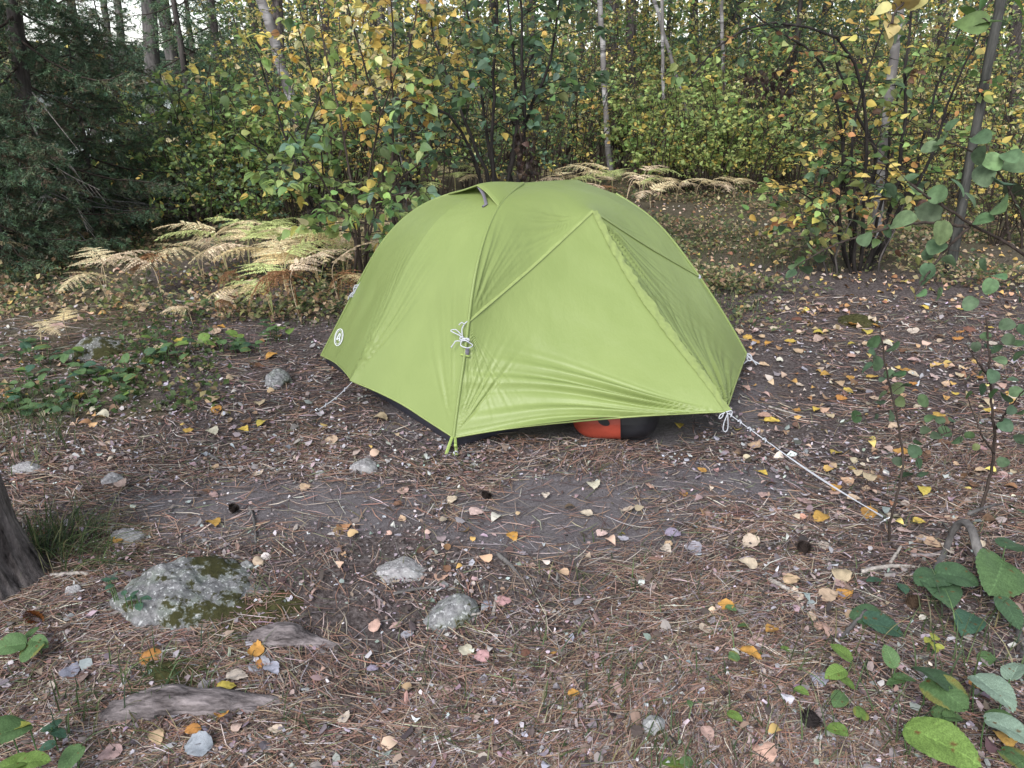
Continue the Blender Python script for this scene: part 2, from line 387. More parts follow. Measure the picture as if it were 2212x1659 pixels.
def grow(rng, stem, r0, spec, wood, leaves):
    """branches and twigs along one stem; collects (pos, dir, colour index) of leaves"""
    stem = np.asarray(stem); n = len(stem); L = np.linalg.norm(np.diff(stem, axis=0), axis=1).sum()
    npal = len(spec['pal']); w = np.array([x for _, x in spec['pal']], float); w /= w.sum()
    for b in range(spec['nb']):
        t = spec.get('t0', .3) + (.99 - spec.get('t0', .3)) * (b + rng.random()) / spec['nb']
        f = t * (n - 1); i = min(int(f), n - 2); p = stem[i] + (f - i) * (stem[i + 1] - stem[i]); tan = unit(stem[i + 1] - stem[i])
        az = rng.uniform(0, 2 * math.pi); out = np.array([math.cos(az), math.sin(az), 0])
        dr = unit(out * rng.uniform(.6, 1.1) + tan * spec.get('up', .7) * rng.uniform(.5, 1.3))
        ln = spec['bl'] * (1.1 - .65 * t) * rng.uniform(.55, 1.25)
        k = 5; s = np.linspace(0, 1, k)[:, None]
        P = p + dr * ln * s + np.array([0, 0, -spec.get('droop', .25) * ln]) * s ** 2 + rng.normal(size=(k, 3)) * .035 * ln * s
        rb = max(r0 * (1 - .75 * t) * .42, .0022); tube(wood, P, rb, .0014, 4)
        paths = [P]
        for q in range(spec.get('nt', 2)):
            f2 = rng.uniform(.25, .9) * (k - 1); i2 = min(int(f2), k - 2); p2 = P[i2] + (f2 - i2) * (P[i2 + 1] - P[i2])
            d2 = unit(unit(P[i2 + 1] - P[i2]) + rng.normal(size=3) * [.8, .8, .35]); l2 = ln * rng.uniform(.25, .55)
            Q = p2 + d2 * l2 * np.linspace(0, 1, 4)[:, None] + np.array([0, 0, -.15 * l2]) * np.linspace(0, 1, 4)[:, None] ** 2
            tube(wood, Q, max(rb * .5, .0016), .001, 3); paths.append(Q)
        bias = rng.choice(npal, p=w)
        for Q in paths:
            ll = np.linalg.norm(np.diff(Q, axis=0), axis=1).sum(); m = max(2, int(ll / spec['ls']))
            for tt in rng.uniform(.22 if Q is P else .1, 1., m):
                f3 = tt * (len(Q) - 1); i3 = min(int(f3), len(Q) - 2); pp = Q[i3] + (f3 - i3) * (Q[i3 + 1] - Q[i3])
                leaves.append((pp, unit(Q[i3 + 1] - Q[i3]), bias))
def leafcrown(rng, leaves, spec):
    mb = MB(); n = len(leaves); P = np.array([l[0] for l in leaves]); D = np.array([l[1] for l in leaves]); bi = np.array([l[2] for l in leaves])
    d = unit(D * .5 + rng.normal(size=(n, 3)) * [.75, .75, .4] + np.array([0, 0, -spec.get('hang', .35)]))
    nr = unit(np.array([0, 0, 1.]) + rng.normal(size=(n, 3)) * spec.get('tumble', .55))
    sz = spec['size'] * rng.uniform(.6, 1.2, n)
    cloud(mb, P + d * .012, d, nr, sz, pick(rng, spec['pal'], n, bi), spec.get('tpl', 's')); return mb
def woody(name, label, cat, stems, spec, seed, bark='bark', group=None, r0=.014, origin=None, split=True, taper=.3):
    """tree or shrub from given stem paths (world points); each stem a part of its own, leaves the crown"""
    rng = np.random.default_rng(seed); org = np.array(stems[0][0] if origin is None else origin, float)
    root = thing(name, label, cat, org, group); leaves = []; allw = MB()
    for si, st in enumerate(stems):
        st = smoothc(np.asarray(st) - org, 14); st[1:-1] += rng.normal(size=(12, 3)) * .006 * np.linalg.norm(st[-1] - st[0]) ** .5
        wood = MB() if split else allw; rr = r0 if np.isscalar(r0) else r0[si]
        tube(wood, st, rr, rr * taper, 7); grow(rng, st, rr, spec, wood, leaves)
        if split: wood.obj('stem', M[bark], root)
    if not split: allw.obj('trunk', M[bark], root)
    if leaves: leafcrown(rng, leaves, spec).obj('crown', M['leaf'], root, False)
    return root
# ------------------------------------------------------------------ the tent
def arr(*a): return np.array(a, float)
A0 = gp(980, 945, .07); B0 = gp(695, 768, .06); C0 = gp(1612, 765, .09)
ex = unit(arr(*(C0 - A0)[:2], 0)); ey = arr(ex[1], -ex[0], 0); up = arr(0, 0, 1)
TL = np.dot(C0 - A0, ex); TW = -np.dot(B0 - A0, ey)
N0 = onplane(1280, 456, A0 + ex * TL * .5, ex)                 # near end of the brow pole
F0 = gp(1245, 387.5, 1.01)                                     # far end of the brow pole
axis = A0 - ey * .66
H1 = onplane(1131, 397, axis, ey); H2 = onplane(1330, 419, axis, ey)
D0 = C0 - ey * TW + ex * .04; D0[2] = .07
def vplane(p, q): d = q - p; return unit(np.cross(d * [1, 1, 0], up))
def trace(p, q, pts, n=60):
    nn = vplane(p, q); P = [p] + [onplane(u, v, p, nn) for u, v in pts] + [q]; return smoothc(np.array(P), n)
cA = trace(A0, H1, [(988, 879), (998, 804), (1008, 755), (1013, 690), (1018, 629), (1028, 580), (1039, 528), (1055, 485), (1072, 448), (1096, 421)], 90)
cB = trace(B0, H1, [(735, 690), (772, 620), (802, 555), (836, 505), (876, 460), (920, 434), (963, 417), (1035, 404)], 90)
cC = trace(C0, H2, [(1580, 706), (1545, 650), (1520, 612), (1490, 568), (1450, 515), (1420, 478), (1375, 445)], 90)
cD = smoothc(np.array([D0, D0 + (H2 - D0) * arr(.25, .25, .45) + ex * .02, D0 + (H2 - D0) * arr(.6, .6, .85), H2]), 90)
iS = np.argmin([abs(proj(p)[1] - 690) for p in cA]); S0 = cA[iS]
iS2 = np.argmin([abs(proj(p)[1] - 598) for p in cC]); S2 = cC[iS2]
V0_ = onplane(1568, 889, A0 + ex * TL * .5, ex)
L0 = onplane(762, 824, axis, ey)
seamL = smoothc(np.array([S0, .5 * (S0 + N0) - up * .012, N0]), 60); seamR = smoothc(np.array([N0, .5 * (S2 + N0) - up * .01, S2]), 60)
brow = smoothc(np.array([N0, .5 * (N0 + F0) + up * .035, F0]), 60)
zipc = trace(N0, V0_, [(1313, 525), (1345, 580), (1377, 632), (1426, 700), (1480, 772), (1523, 821)], 90)
botVL = trace(A0, V0_, [(1080, 927), (1152, 918.5), (1281, 906.5), (1400, 897)], 60)
botVR = trace(V0_, C0, [(1588, 830)], 50)
botBL = trace(B0, L0, [(725, 783), (745, 802)], 40); botLA = trace(L0, A0, [(807, 842), (869, 872), (921, 907)], 60)
ridge1 = smoothc(np.array([H1, .5 * (H1 + F0) + up * .004, F0]), 40); ridge2 = smoothc(np.array([F0, .5 * (F0 + H2), H2]), 40)

def coons(b, t, l, r, nu, nv):
    b, t, l, r = resample(b, nu), resample(t, nu), resample(l, nv), resample(r, nv)
    u = np.linspace(0, 1, nu)[:, None, None]; v = np.linspace(0, 1, nv)[None, :, None]
    return (1 - v) * b[:, None] + v * t[:, None] + (1 - u) * l[None] + u * r[None] - ((1 - u) * (1 - v) * b[0] + u * (1 - v) * b[-1] + (1 - u) * v * t[0] + u * v * t[-1])
def normals(Pg):
    n = unit(np.cross(np.gradient(Pg, axis=0), np.gradient(Pg, axis=1))); c = Pg.reshape(-1, 3).mean(0)
    return n if np.dot(n.reshape(-1, 3).mean(0), c - (A0 + ex * TL / 2 - ey * .6 + up * .3)) > 0 else -n
_w = np.random.default_rng(11); _wk = _w.uniform(.35, 1.9, 9); _wp = _w.uniform(0, 6.28, 9)
def n1(x, o=0.): x = np.asarray(x, float); return np.sin(x[..., None] * _wk * 6.28 + _wp * (1 + o)).sum(-1) / 3.2
def folds(Pg, Nn, Q, ref, lo, hi, k, amp, r0, r1, o=0., soft=.25):
    """creases that fan out of the pulled point Q between the angles lo..hi measured from the direction ref"""
    nm = unit(Nn.reshape(-1, 3).mean(0)); e1 = unit(ref - np.dot(ref, nm) * nm); e2 = np.cross(nm, e1); d = Pg - Q
    x, y = d @ e1, d @ e2; r = np.hypot(x, y); a = np.degrees(np.arctan2(y, x)) + 3 * noise3(Pg, 2.2, o)
    if lo > hi: lo, hi, a = -lo, -hi, -a
    env = sstep(lo, lo + soft * (hi - lo), a) * (1 - sstep(hi - soft * (hi - lo), hi, a))
    s = n1(a / 10. * k, o) + .10 * n1(a / 10. * k * 2.1, o + 1)
    s = s + .45 * (.35 - np.abs(n1(a / 10. * k * 1.4, o + 2)))
    return env * 1.2 * amp * s * sstep(0, r0, r) * np.exp(-(r / r1) ** 2)
def edge(Pg, l=.12, r=.12, b=0., t=.12):
    nu, nv = Pg.shape[:2]; u = np.linspace(0, 1, nu)[:, None]; v = np.linspace(0, 1, nv)[None]; m = np.ones((nu, nv))
    for x, w in ((u, l), (1 - u, r), (v, b), (1 - v, t)):
        if w: m = m * sstep(0, w, x)
    return m
def panel(mb, b, t, l, r, nu, nv, fn=None, ed=(.1, .1, 0, .1), sag=0., add=True):
    Pg = coons(b, t, l, r, nu, nv); Nn = normals(Pg)
    m = edge(Pg, *ed); d = .0018 * fbm(Pg * arr(1, 1, .45), 7, 3)
    if fn is not None: d = d + fn(Pg, Nn)
    u = np.linspace(0, 1, nu)[:, None]; v = np.linspace(0, 1, nv)[None]
    Pg = Pg + (m * d + sag * np.sin(math.pi * u) * np.sin(math.pi * v))[..., None] * Nn
    if add: sheet(mb, Pg)
    return Pg
tent = thing('dome_tent', 'lime green two person dome tent with rain fly pitched on the bare soil', 'tent', tuple(A0 * [1, 1, 0]))
TO = A0 * [1, 1, 0]
def tpart(mb, name, mat, parent=None, smooth=True):
    if parent is None or parent is tent:
        mb.v = [v - TO for v in mb.v]; return mb.obj(name, M[mat], tent, smooth)
    mb.v = [v - TO for v in mb.v]; return mb.obj(name, M[mat], parent, smooth)
fly = MB()
endb = np.concatenate([botBL, botLA[1:]])
poleA = unit(S0 - A0); poleB = unit(cB[30] - B0)
P_end = panel(fly, endb, np.repeat(H1[None], 30, 0), cB, cA, 150, 130,
      lambda P, Nn: folds(P, Nn, A0, poleA, 36, -2, 1.9, .006, .12, .33, 1.) + folds(P, Nn, A0, poleA, -36, 2, 1.9, .006, .12, .33, 1.)
      + folds(P, Nn, L0, up, -30, 24, 2.2, .007, .12, .42, 4.) + .018 * np.exp(-(np.abs(((P - L0) @ unit(np.cross(up, unit(H1 - L0)))) / .03)) ** 1.4) * np.exp(-((P - L0) @ unit(H1 - L0)) / .22)
      + .0025 * n1((P @ unit(A0 - B0)) * 3.0, 3.) * np.exp(-((P[..., 2] - .48) / .22) ** 2), (.05, .05, 0, .02), -.028)
cA_lo, cA_hi = cA[:iS + 1], cA[iS:]
P_ul = panel(fly, seamL, ridge1, cA_hi, brow, 110, 80,
      lambda P, Nn: folds(P, Nn, N0, unit(S0 - N0), -50, 4, 1.8, .005, .1, .30, 2.) + folds(P, Nn, N0, unit(S0 - N0), 50, -4, 1.8, .005, .1, .30, 2.)
      + folds(P, Nn, S0, unit(H1 - S0), -30, 30, 1.7, .004, .08, .30, 5.) + .0022 * n1(P[..., 2] * 2.6 + P @ ex * .8, 6.), (.07, .10, .05, .08), .02, False)
P_vl = panel(fly, botVL, seamL, cA_lo, zipc[::-1], 190, 170,
      lambda P, Nn: folds(P, Nn, A0, poleA, -40, 4, 1.6, .0075, .14, .30, 3.) + folds(P, Nn, A0, poleA, 40, -4, 1.6, .0075, .14, .30, 3.)
      + folds(P, Nn, V0_, unit(A0 - V0_), -27, 27, 1.15, .021, .35, .80, 7., .2) + folds(P, Nn, S0, -up, -40, 40, 1.6, .004, .08, .3, 9.) + .0022 * n1(P @ unit(N0 - S0) * 2.4, 3.3) * np.exp(-((P[..., 2] - .6) / .3) ** 2), (.035, .06, .0, .05), -.02)
def vr(P, Nn):
    ez = unit(V0_ - N0); x = unit(np.cross(ez, Nn.reshape(-1, 3).mean(0)))
    return (folds(P, Nn, V0_, unit(N0 - V0_), -75, 75, 1.25, .014, .14, .46, 2., .1) + folds(P, Nn, N0, -up, -40, 40, 2.2, .012, .08, .38, 5.) + .004 * n1((P @ x) * 2.2, 1.) * sstep(.2, .5, P[..., 2]))
zr = zipc[::-1]                                                 # bottom V -> top N
P_vr = panel(fly, botVR, seamR, zr, cC[:iS2 + 1], 90, 150, vr, (.06, .08, 0, .06), -.012)
P_ur = panel(fly, seamR, ridge2, brow, cC[iS2:], 90, 80,
      lambda P, Nn: folds(P, Nn, N0, unit(S2 - N0), -50, 6, 1.8, .005, .1, .28, 6.) + folds(P, Nn, N0, unit(S2 - N0), 50, -6, 1.8, .005, .1, .28, 6.) + .0025 * n1(P[..., 2] * 3, 2.), (.1, .07, .05, .08), .018, False)
roof = np.concatenate([P_ul, P_ur[1:]]); nj = len(P_ul) - 1; sm_ = roof.copy(); ii = np.arange(len(roof))
for j in range(1, 79):
    wv_ = 3 + 26 * sstep(0, .5, j / 79) * (1 - .8 * sstep(.75, 1, j / 79))
    for i in range(max(1, nj - 45), min(len(roof) - 1, nj + 46)):
        k_ = np.exp(-((ii - i) / wv_) ** 2); k_ /= k_.sum(); f_ = math.exp(-((i - nj) / 26) ** 4); sm_[i, j] = (1 - f_) * roof[i, j] + f_ * (k_ @ roof[:, j])
sheet(fly, sm_)
Vb = .5 * (B0 + D0) - ey * .62; Vb[2] = .2
panel(fly, np.concatenate([smoothc(np.array([B0, .5 * (B0 + Vb), Vb]), 30), smoothc(np.array([Vb, .5 * (D0 + Vb), D0]), 30)[1:]]), np.concatenate([ridge1, ridge2[1:]]), cB, cD, 70, 60)
Lr = .5 * (C0 + D0) + ex * .16; Lr[2] = .12
panel(fly, np.concatenate([smoothc(np.array([C0, Lr - ex * .05, Lr]), 30), smoothc(np.array([Lr, Lr - ex * .05, D0]), 30)[1:]]), np.repeat(H2[None], 20, 0), cC, cD, 50, 50, None, (.1, .1, 0, .1), -.02)
flyo = tpart(fly, 'rain_fly', 'tent')
bvh = BVHTree.FromPolygons([tuple(v.co + Vector(TO)) for v in flyo.data.vertices], [tuple(p.vertices) for p in flyo.data.polygons])
def onfly(u, v, off=.003):
    d = ray(u, v); loc, nrm, i, dist = bvh.ray_cast(Vector(CAM), Vector(d / np.linalg.norm(d)))
    if loc is None: return None, None
    n = np.array(nrm); n = n if np.dot(n, d) < 0 else -n
    return np.array(loc) + n * off, n
def pushed(P, off):
    c = A0 + ex * TL / 2 - ey * .6 + up * .25; return P + unit(P - c) * off
for curve, r, k in ((cA, .0075, 'pole_sleeve'), (cB, .007, 'pole_sleeve'), (cC, .007, 'pole_sleeve')):
    mb = MB(); tube(mb, pushed(smoothc(curve, 60), .002), r, r, 8); tpart(mb, k, 'tent')
for curve in (seamL, seamR):
    mb = MB(); P = smoothc(curve, 50); q = unit(np.cross(np.gradient(P, axis=0), P - (A0 + ex * TL / 2 - ey * .6)))
    wv = .0012 * n1(np.linspace(0, 9, 50))[:, None]
    sheet(mb, np.stack([pushed(P - q * .009, .002), pushed(P - q * .004, .0048) + wv * up, pushed(P + q * .004, .0048) + wv * up, pushed(P + q * .009, .002)], 1)); tpart(mb, 'seam', 'seam')
# hem tape along the bottom edges
for curve in (botVL, botVR, botBL, botLA):
    mb = MB(); tube(mb, smoothc(curve, 40), .0045, .0045, 6); tpart(mb, 'hem', 'flap')
# storm flap over the zip, puckered
mb = MB(); nz = 150; Pz = smoothc(zipc, nz); tz = np.gradient(Pz, axis=0); nm = unit(P_vl[-1].mean(0) - (A0 + ex * TL / 2 - ey * .6)); nm = unit(nm + ey)
side = unit(np.cross(tz, nm)); side *= np.sign((side @ ex).mean()); g = np.linspace(0, 1, nz); rows = []
wid = .026 * (1 - .55 * np.abs(g - .5) * 2) + .012
for j, a in enumerate(np.linspace(-.35, 1.15, 7)):
    ruff = .0016 * n1(g * 16 + .15 * a, 1.) * (.3 + a) + .0020 * n1(g * 34, 4. + a)
    rows.append(Pz + side * (wid * a * (1 + .12 * n1(g * 13, 2.)))[:, None] + nm * (.0045 + .0015 * math.sin(max(0, min(1, a)) * math.pi) + ruff)[:, None])
sheet(mb, np.stack(rows, 1)); tpart(mb, 'zip_flap', 'flap')
# vent hood at the head end, held open by a grey strut
VL_, VR_ = cB[np.argmin([abs(proj(p)[0] - 962) + 3 * abs(proj(p)[1] - 419) for p in cB])], cA[np.argmin([abs(proj(p)[1] - 447) for p in cA])]
midv = .5 * (VL_ + VR_); PK = onplane(1031, 400.5, midv + ex * .02, unit(ex + ey * .25))
lip = np.concatenate([smoothc(np.array([VL_, .5 * (VL_ + PK) - up * .004, PK]), 26), smoothc(np.array([PK, .55 * PK + .45 * VR_ + up * .012, VR_]), 26)[1:]])
iL, iR = np.argmin(np.linalg.norm(cB - VL_, axis=1)), np.argmin(np.linalg.norm(cA - VR_, axis=1))
bl, br = pushed(resample(cB[iL:], 24), .006), pushed(resample(cA[iR:], 24), .006); bl[0] = VL_; br[0] = VR_
mb = MB(); hood = coons(lip, np.repeat(bl[-1:], 51, 0), bl, br, 51, 24); sheet(mb, hood); tpart(mb, 'vent_hood', 'tent')
mb = MB(); tube(mb, lip, .0035, .0035, 6); tpart(mb, 'hood_hem', 'flap')
q1, n_ = onfly(1051, 444, .006)
if q1 is None: q1 = .5 * (midv + VR_)
mb = MB(); s0 = PK - up * .004 + ex * .006; sm = .55 * s0 + .45 * q1 + ex * .01; st = smoothc(np.array([s0, sm, q1]), 16); w_ = unit(np.cross(np.gradient(st, axis=0), ray(1045, 420))) * .0075
th = unit(ray(1045, 420)) * .002
sheet(mb, np.stack([st - w_, st + w_, st + w_ + th, st - w_ + th, st - w_], 1)); st2 = smoothc(np.array([q1, q1 + (onfly(1043, 449, .006)[0] - q1)]), 6); tube(mb, st2, .006, .005, 6); tpart(mb, 'vent_strut', 'grey')
# printed emblem on the end panel: oval ring with a small abstract mark
mb = MB()
def on_print(du, dv):
    a = math.radians(14); u = 733 + du * math.cos(a) - dv * math.sin(a) * .9; v = 729 + du * math.sin(a) + dv * math.cos(a)
    return onfly(u, v, .0035)[0]
def pline(pts, w, close=False):
    for (x0, y0), (x1, y1) in zip(pts, pts[1:] + ([pts[0]] if close else [])):
        dx, dy = x1 - x0, y1 - y0; l = math.hypot(dx, dy); nx, ny = -dy / l * w / 2, dx / l * w / 2
        q = [on_print(x0 + nx, y0 + ny), on_print(x1 + nx, y1 + ny), on_print(x1 - nx, y1 - ny), on_print(x0 - nx, y0 - ny)]
        if all(p is not None for p in q): mb.add(np.array(q), np.array([[0, 1, 2, 3]]))
el = [(8.4 * math.cos(t), 18.5 * math.sin(t)) for t in np.linspace(0, 2 * math.pi, 37)[:-1]]
pline(el, 2.0, True); pline([(x * .74, y * .80) for x, y in el], .9, True)
pline([(-3.8, 6), (-2.2, -1), (-.6, -7), (1.2, -9), (2.2, -4), (1.4, 0), (3.2, 5), (2.4, 8)], 2.2); pline([(-2.6, 7), (-.4, 2), (1.4, 4)], 1.9)
tpart(mb, 'logo_print', 'print', None, False)
# inner tent: floor tub and dark canopy under the fly
cen = .25 * (A0 + B0 + C0 + D0); cen[2] = 0
def ins(p, k, z): q = cen + (p - cen) * k; q[2] = z; return q
ring = lambda k, z: np.concatenate([np.linspace(ins(a, k, z), ins(b, k, z), 14)[:-1] for a, b in ((A0, C0), (C0, D0), (D0, B0), (B0, A0))])
def loop(mb, rings):
    R_ = np.stack([np.concatenate([r, r[:1]]) for r in rings], 0); sheet(mb, R_)
mb = MB(); loop(mb, [ring(.965, .004), ring(.985, .02), ring(.975, .085), ring(.955, .115)]); tpart(mb, 'floor_tub', 'tub')
mb = MB(); loop(mb, [ring(.94, .11), ring(.80, .35), ring(.60, .55), ring(.35, .68), ring(.10, .74)]); tpart(mb, 'inner_canopy', 'netting')
# corner webbing at the front corner, with the tail hanging
def ribbon(mb, P, w, facing, th=.0016):
    P = smoothc(np.array(P), 14); q = unit(np.cross(np.gradient(P, axis=0), facing)) * w / 2; f = unit(facing) * th
    sheet(mb, np.stack([P - q, P + q, P + q + f, P - q + f, P - q], 1))
fc = ray(980, 960)
pA = lambda u, v, k=1.0: atY(u, v, A0[1] - .012 * k)
mb = MB(); ribbon(mb, [pA(977, 944), pA(970, 962, 2.5), pA(963, 984, 4)], .014, fc); ribbon(mb, [pA(983, 944, .5), pA(984, 958), pA(986, 972), pA(981, 988, 3)], .013, fc)
tube(mb, np.array([pA(981, 962, 2), pA(987, 962, 2)]), .009, .009, 6, cap=True); tube(mb, np.array([pA(978, 981, 3), pA(990, 981, 3)]), .007, .007, 6, cap=True)
tpart(mb, 'corner_strap', 'strap')
mb = MB(); ribbon(mb, [pA(963, 982, 4.2), pA(961, 994, 5)], .014, fc, .003); tpart(mb, 'strap_tip', 'grey')
# bundled white cords tied at the guy points
def bundle(pts_list, r=.0026, mat='cord'):
    mb = MB()
    for pts in pts_list:
        P = []
        for (u, v, o) in pts:
            q, n = onfly(u, v, .006 + o)
            if q is None: q = atY(u, v, S0[1] if u < 1200 else S2[1])
            P.append(q)
        tube(mb, smoothc(np.array(P), 26), r, r, 5)
    return tpart(mb, 'guy_cord', mat)
bundle([[(1014, 690, 0), (1008, 699, .008), (1002, 711, .01), (1003, 720, .012), (1004, 735, .012)],
        [(1000, 726, .012), (990, 720, .03), (985, 716, .03), (993, 712, .02), (1002, 724, .014)],
        [(1001, 729, .012), (1010, 734, .02), (1007, 738, .02), (999, 731, .02), (1008, 728, .016)],
        [(1004, 733, .014), (1012, 746, .03), (1009, 754, .03), (1001, 748, .028), (1006, 735, .014)],
        [(1003, 738, .014), (994, 738, .03), (990, 746, .03), (986, 754, .03), (984, 752, .03)], [(1009, 701, .012), (1005, 697, .02), (1000, 703, .02)],
        [(1000, 735, .014), (1010, 729, .02), (1009, 741, .02), (1000, 726, .018)]], .0027)
mb = MB(); s_ = [onfly(1008, 752, .012)[0], onfly(1008, 762, .014)[0], onfly(1008, 769, .008)[0]]; ribbon(mb, s_, .017, fc, .003); tpart(mb, 'guy_loop', 'grey')
mb = MB(); tube(mb, np.array([onfly(998, 766, .012)[0], onfly(1012, 770, .012)[0]]), .005, .005, 6, cap=True); tpart(mb, 'loop_bar', 'strap')
oB = cB[np.argmin([abs(proj(p)[1] - 630) for p in cB])]
def silh(u, v): return atY(u, v, oB[1] - .01)
mb = MB()
for pts in ([(783, 602), (777, 613), (770, 622), (766, 632), (757, 642)], [(772, 620), (762, 622), (768, 632), (776, 626), (768, 620)], [(768, 628), (756, 636), (760, 643), (768, 636)], [(764, 630), (754, 640), (752, 647)], [(775, 616), (766, 616), (764, 628)], [(762, 634), (770, 634), (766, 640), (757, 639)]):
    tube(mb, smoothc(np.array([silh(*p) for p in pts]), 20), .0034, .0034, 5)
tpart(mb, 'guy_cord', 'cord')
def silR(u, v): return atY(u, v, S2[1] - .01)
mb = MB()
for pts in ([(1510, 594), (1515, 599), (1508, 603), (1512, 597)], [(1531, 638), (1537, 643), (1533, 650), (1529, 645), (1532, 640)]):
    tube(mb, smoothc(np.array([silR(*p) for p in pts]), 14), .0042, .0042, 5)
tpart(mb, 'guy_cord', 'cord')
# guy lines pegged to the ground
def pegged(parent_pts, two=False, extra=()):
    mb = MB(); P = np.array(parent_pts); s = np.linspace(0, 1, 30)[:, None]; line = P[0] * (1 - s) + P[1] * s - up * .012 * np.sin(math.pi * s)
    tube(mb, line, .0019, .0019, 5)
    if two: tube(mb, line[9:] + unit(np.cross(P[1] - P[0], up)) * .013 * np.sin(np.linspace(.25, math.pi, 21))[:, None] + up * .004, .0019, .0019, 5)
    for t in extra:
        c = line[int(t * 29)]; k = np.linspace(0, 7.5, 18); e = unit(np.cross(P[1] - P[0], up))
        tube(mb, c + .007 * np.cos(k)[:, None] * e + .007 * np.sin(k)[:, None] * up + np.linspace(-.008, .008, 18)[:, None] * unit(P[1] - P[0]), .0026, .0026, 5)
    return mb
gR = gpz(1905, 1128); mb = pegged([V0_, gR + up * .02], True, (.06, .13, .2, .28))
for pts in ([(1568, 890), (1582, 886), (1581, 897), (1570, 892)], [(1566, 891), (1555, 896), (1552, 905), (1559, 903), (1564, 892)], [(1572, 893), (1563, 915), (1561, 932), (1570, 935), (1573, 922), (1572, 896)]):
    tube(mb, smoothc(np.array([atY(u, v, V0_[1] - .02) for u, v in pts]), 20), .0026, .0026, 5)
tpart(mb, 'guy_line', 'cord')
gL = gpz(688, 893); mb = pegged([L0, gL + up * .015], False, (.25, .8))
tpart(mb, 'guy_line', 'cord')
gC = gpz(1640, 786); mb = MB()
for pts in ([(1612, 766), (1620, 772), (1628, 780), (1640, 786)], [(1613, 768), (1616, 778), (1606, 786), (1600, 786)], [(1614, 764), (1622, 766), (1625, 778), (1615, 780), (1612, 770)], [(1616, 770), (1630, 782), (1634, 788)]):
    tube(mb, smoothc(np.array([atY(u, v, C0[1] - .01) for u, v in pts]), 16), .0045, .004, 5)
tpart(mb, 'corner_cord', 'cord')
def peg(p, label, dirn):
    d = unit(arr(*dirn)); t = thing('tent_peg', label, 'tent peg', tuple(p)); mb = MB()
    tube(mb, np.array([-d * .05 , d * .025]), .0035, .0035, 6, cap=True); h = np.array([d * .02 + unit(np.cross(d, up)) * .0, d * .03 + arr(.012, 0, .003), d * .022 + arr(.02, 0, -.006)])
    tube(mb, smoothc(h, 10), .003, .003, 6, cap=True); mb.obj('shaft', M['alu'], t)
peg(gpz(983, 984), 'metal tent peg under the green strap at the front corner of the tent', (-.2, -.3, .9))
peg(gpz(688, 893), 'metal tent peg holding the short guy line at the left end of the tent', (-.5, -.2, .8))
peg(gpz(1905, 1128), 'metal tent peg at the end of the long doubled guy line beside the sapling', (.5, -.3, .8))

# ------------------------------------------------------------------ bags under the vestibule
def superbag(p, axis, length, rad, n=44, k=40, seed=1, sq=.75, fat=None):
    rng = np.random.default_rng(seed); a = unit(axis); X = unit(np.cross(a, up)); Y = np.cross(X, a); t = np.linspace(0, 1, n); ph = np.linspace(0, 2 * math.pi, k + 1)
    rr = (1 - np.abs(2 * t - 1) ** 4) ** .42 if fat is None else fat(t)
    cx, sx = np.cos(ph), np.sin(ph); cx = np.sign(cx) * np.abs(cx) ** sq; sx = np.sign(sx) * np.abs(sx) ** sq
    P = p + (t - .5)[:, None, None] * length * a + rad * rr[:, None, None] * (cx[None, :, None] * X + .82 * sx[None, :, None] * Y)
    P = P + unit(P - p) * (.007 * fbm(P, 6, 3, seed))[..., None]; P[..., 2] = np.maximum(P[..., 2], .004); return P, t
dryb = gp(1352, 945); bag = thing('dry_bag', 'red and black roll top dry bag lying under the tent vestibule', 'dry bag', tuple(dryb))
bdir = unit(gp(1415, 925) - gp(1262, 925)); bc = gp(1332, 950) + arr(.0, .06, .112)
Pb, tb = superbag(bc - dryb, bdir + arr(.1, -.22, .06), .40, .13, 60, 44, 3)
cut = 34
mb = MB(); sheet(mb, Pb[:cut + 1]); mb.obj('bag_body', M['red'], bag)
mb = MB(); sheet(mb, Pb[cut:]); mb.obj('bag_end', M['black'], bag)
mb = MB(); bc_ = Pb[cut]; tube(mb, bc_, .004, .004, 5); mb.obj('end_seam', M['black'], bag)
# black oval patch, laid on the bag's own surface
bb = BVHTree.FromPolygons([tuple(v + dryb) for v in Pb[:cut + 1].reshape(-1, 3)], [tuple(int(z) for z in f) for f in (lambda n, m: [(i * m + j, (i + 1) * m + j, (i + 1) * m + j + 1, i * m + j + 1) for i in range(n - 1) for j in range(m - 1)])(cut + 1, 45)])
def onbag(u, v):
    d = ray(u, v); q, n, i, ds = bb.ray_cast(Vector(CAM), Vector(d / np.linalg.norm(d)))
    return None if q is None else np.array(q) - unit(d) * .004 - dryb
gr = []
for rr_ in (0.01, .5, 1.):
    row = [onbag(1304 + rr_ * (13 * math.cos(t)), 911 + rr_ * (8.5 * math.sin(t)) + rr_ * 4 * math.cos(t)) for t in np.linspace(0, 2 * math.pi, 25)]; gr.append(row)
if all(q is not None for r_ in gr for q in r_):
    mb = MB(); sheet(mb, np.array(gr)); mb.obj('patch', M['black'], bag)
nb = gp(1222, 915); sack = thing('stuff_sack', 'small dark blue stuff sack beside the red dry bag', 'bag', tuple(nb))
Ps, _ = superbag(arr(0, .06, .07), bdir + arr(0, .3, 0), .26, .085, 40, 36, 8); mb = MB(); sheet(mb, Ps); mb.obj('sack_body', M['navy'], sack)
mb = MB(); tube(mb, smoothc(np.array([Ps[-3].mean(0), Ps[-1].mean(0) + arr(.03, 0, .01), Ps[-1].mean(0) + arr(.05, -.03, -.02)]), 10), .012, .006, 7, cap=True); mb.obj('drawcord_end', M['navy'], sack)
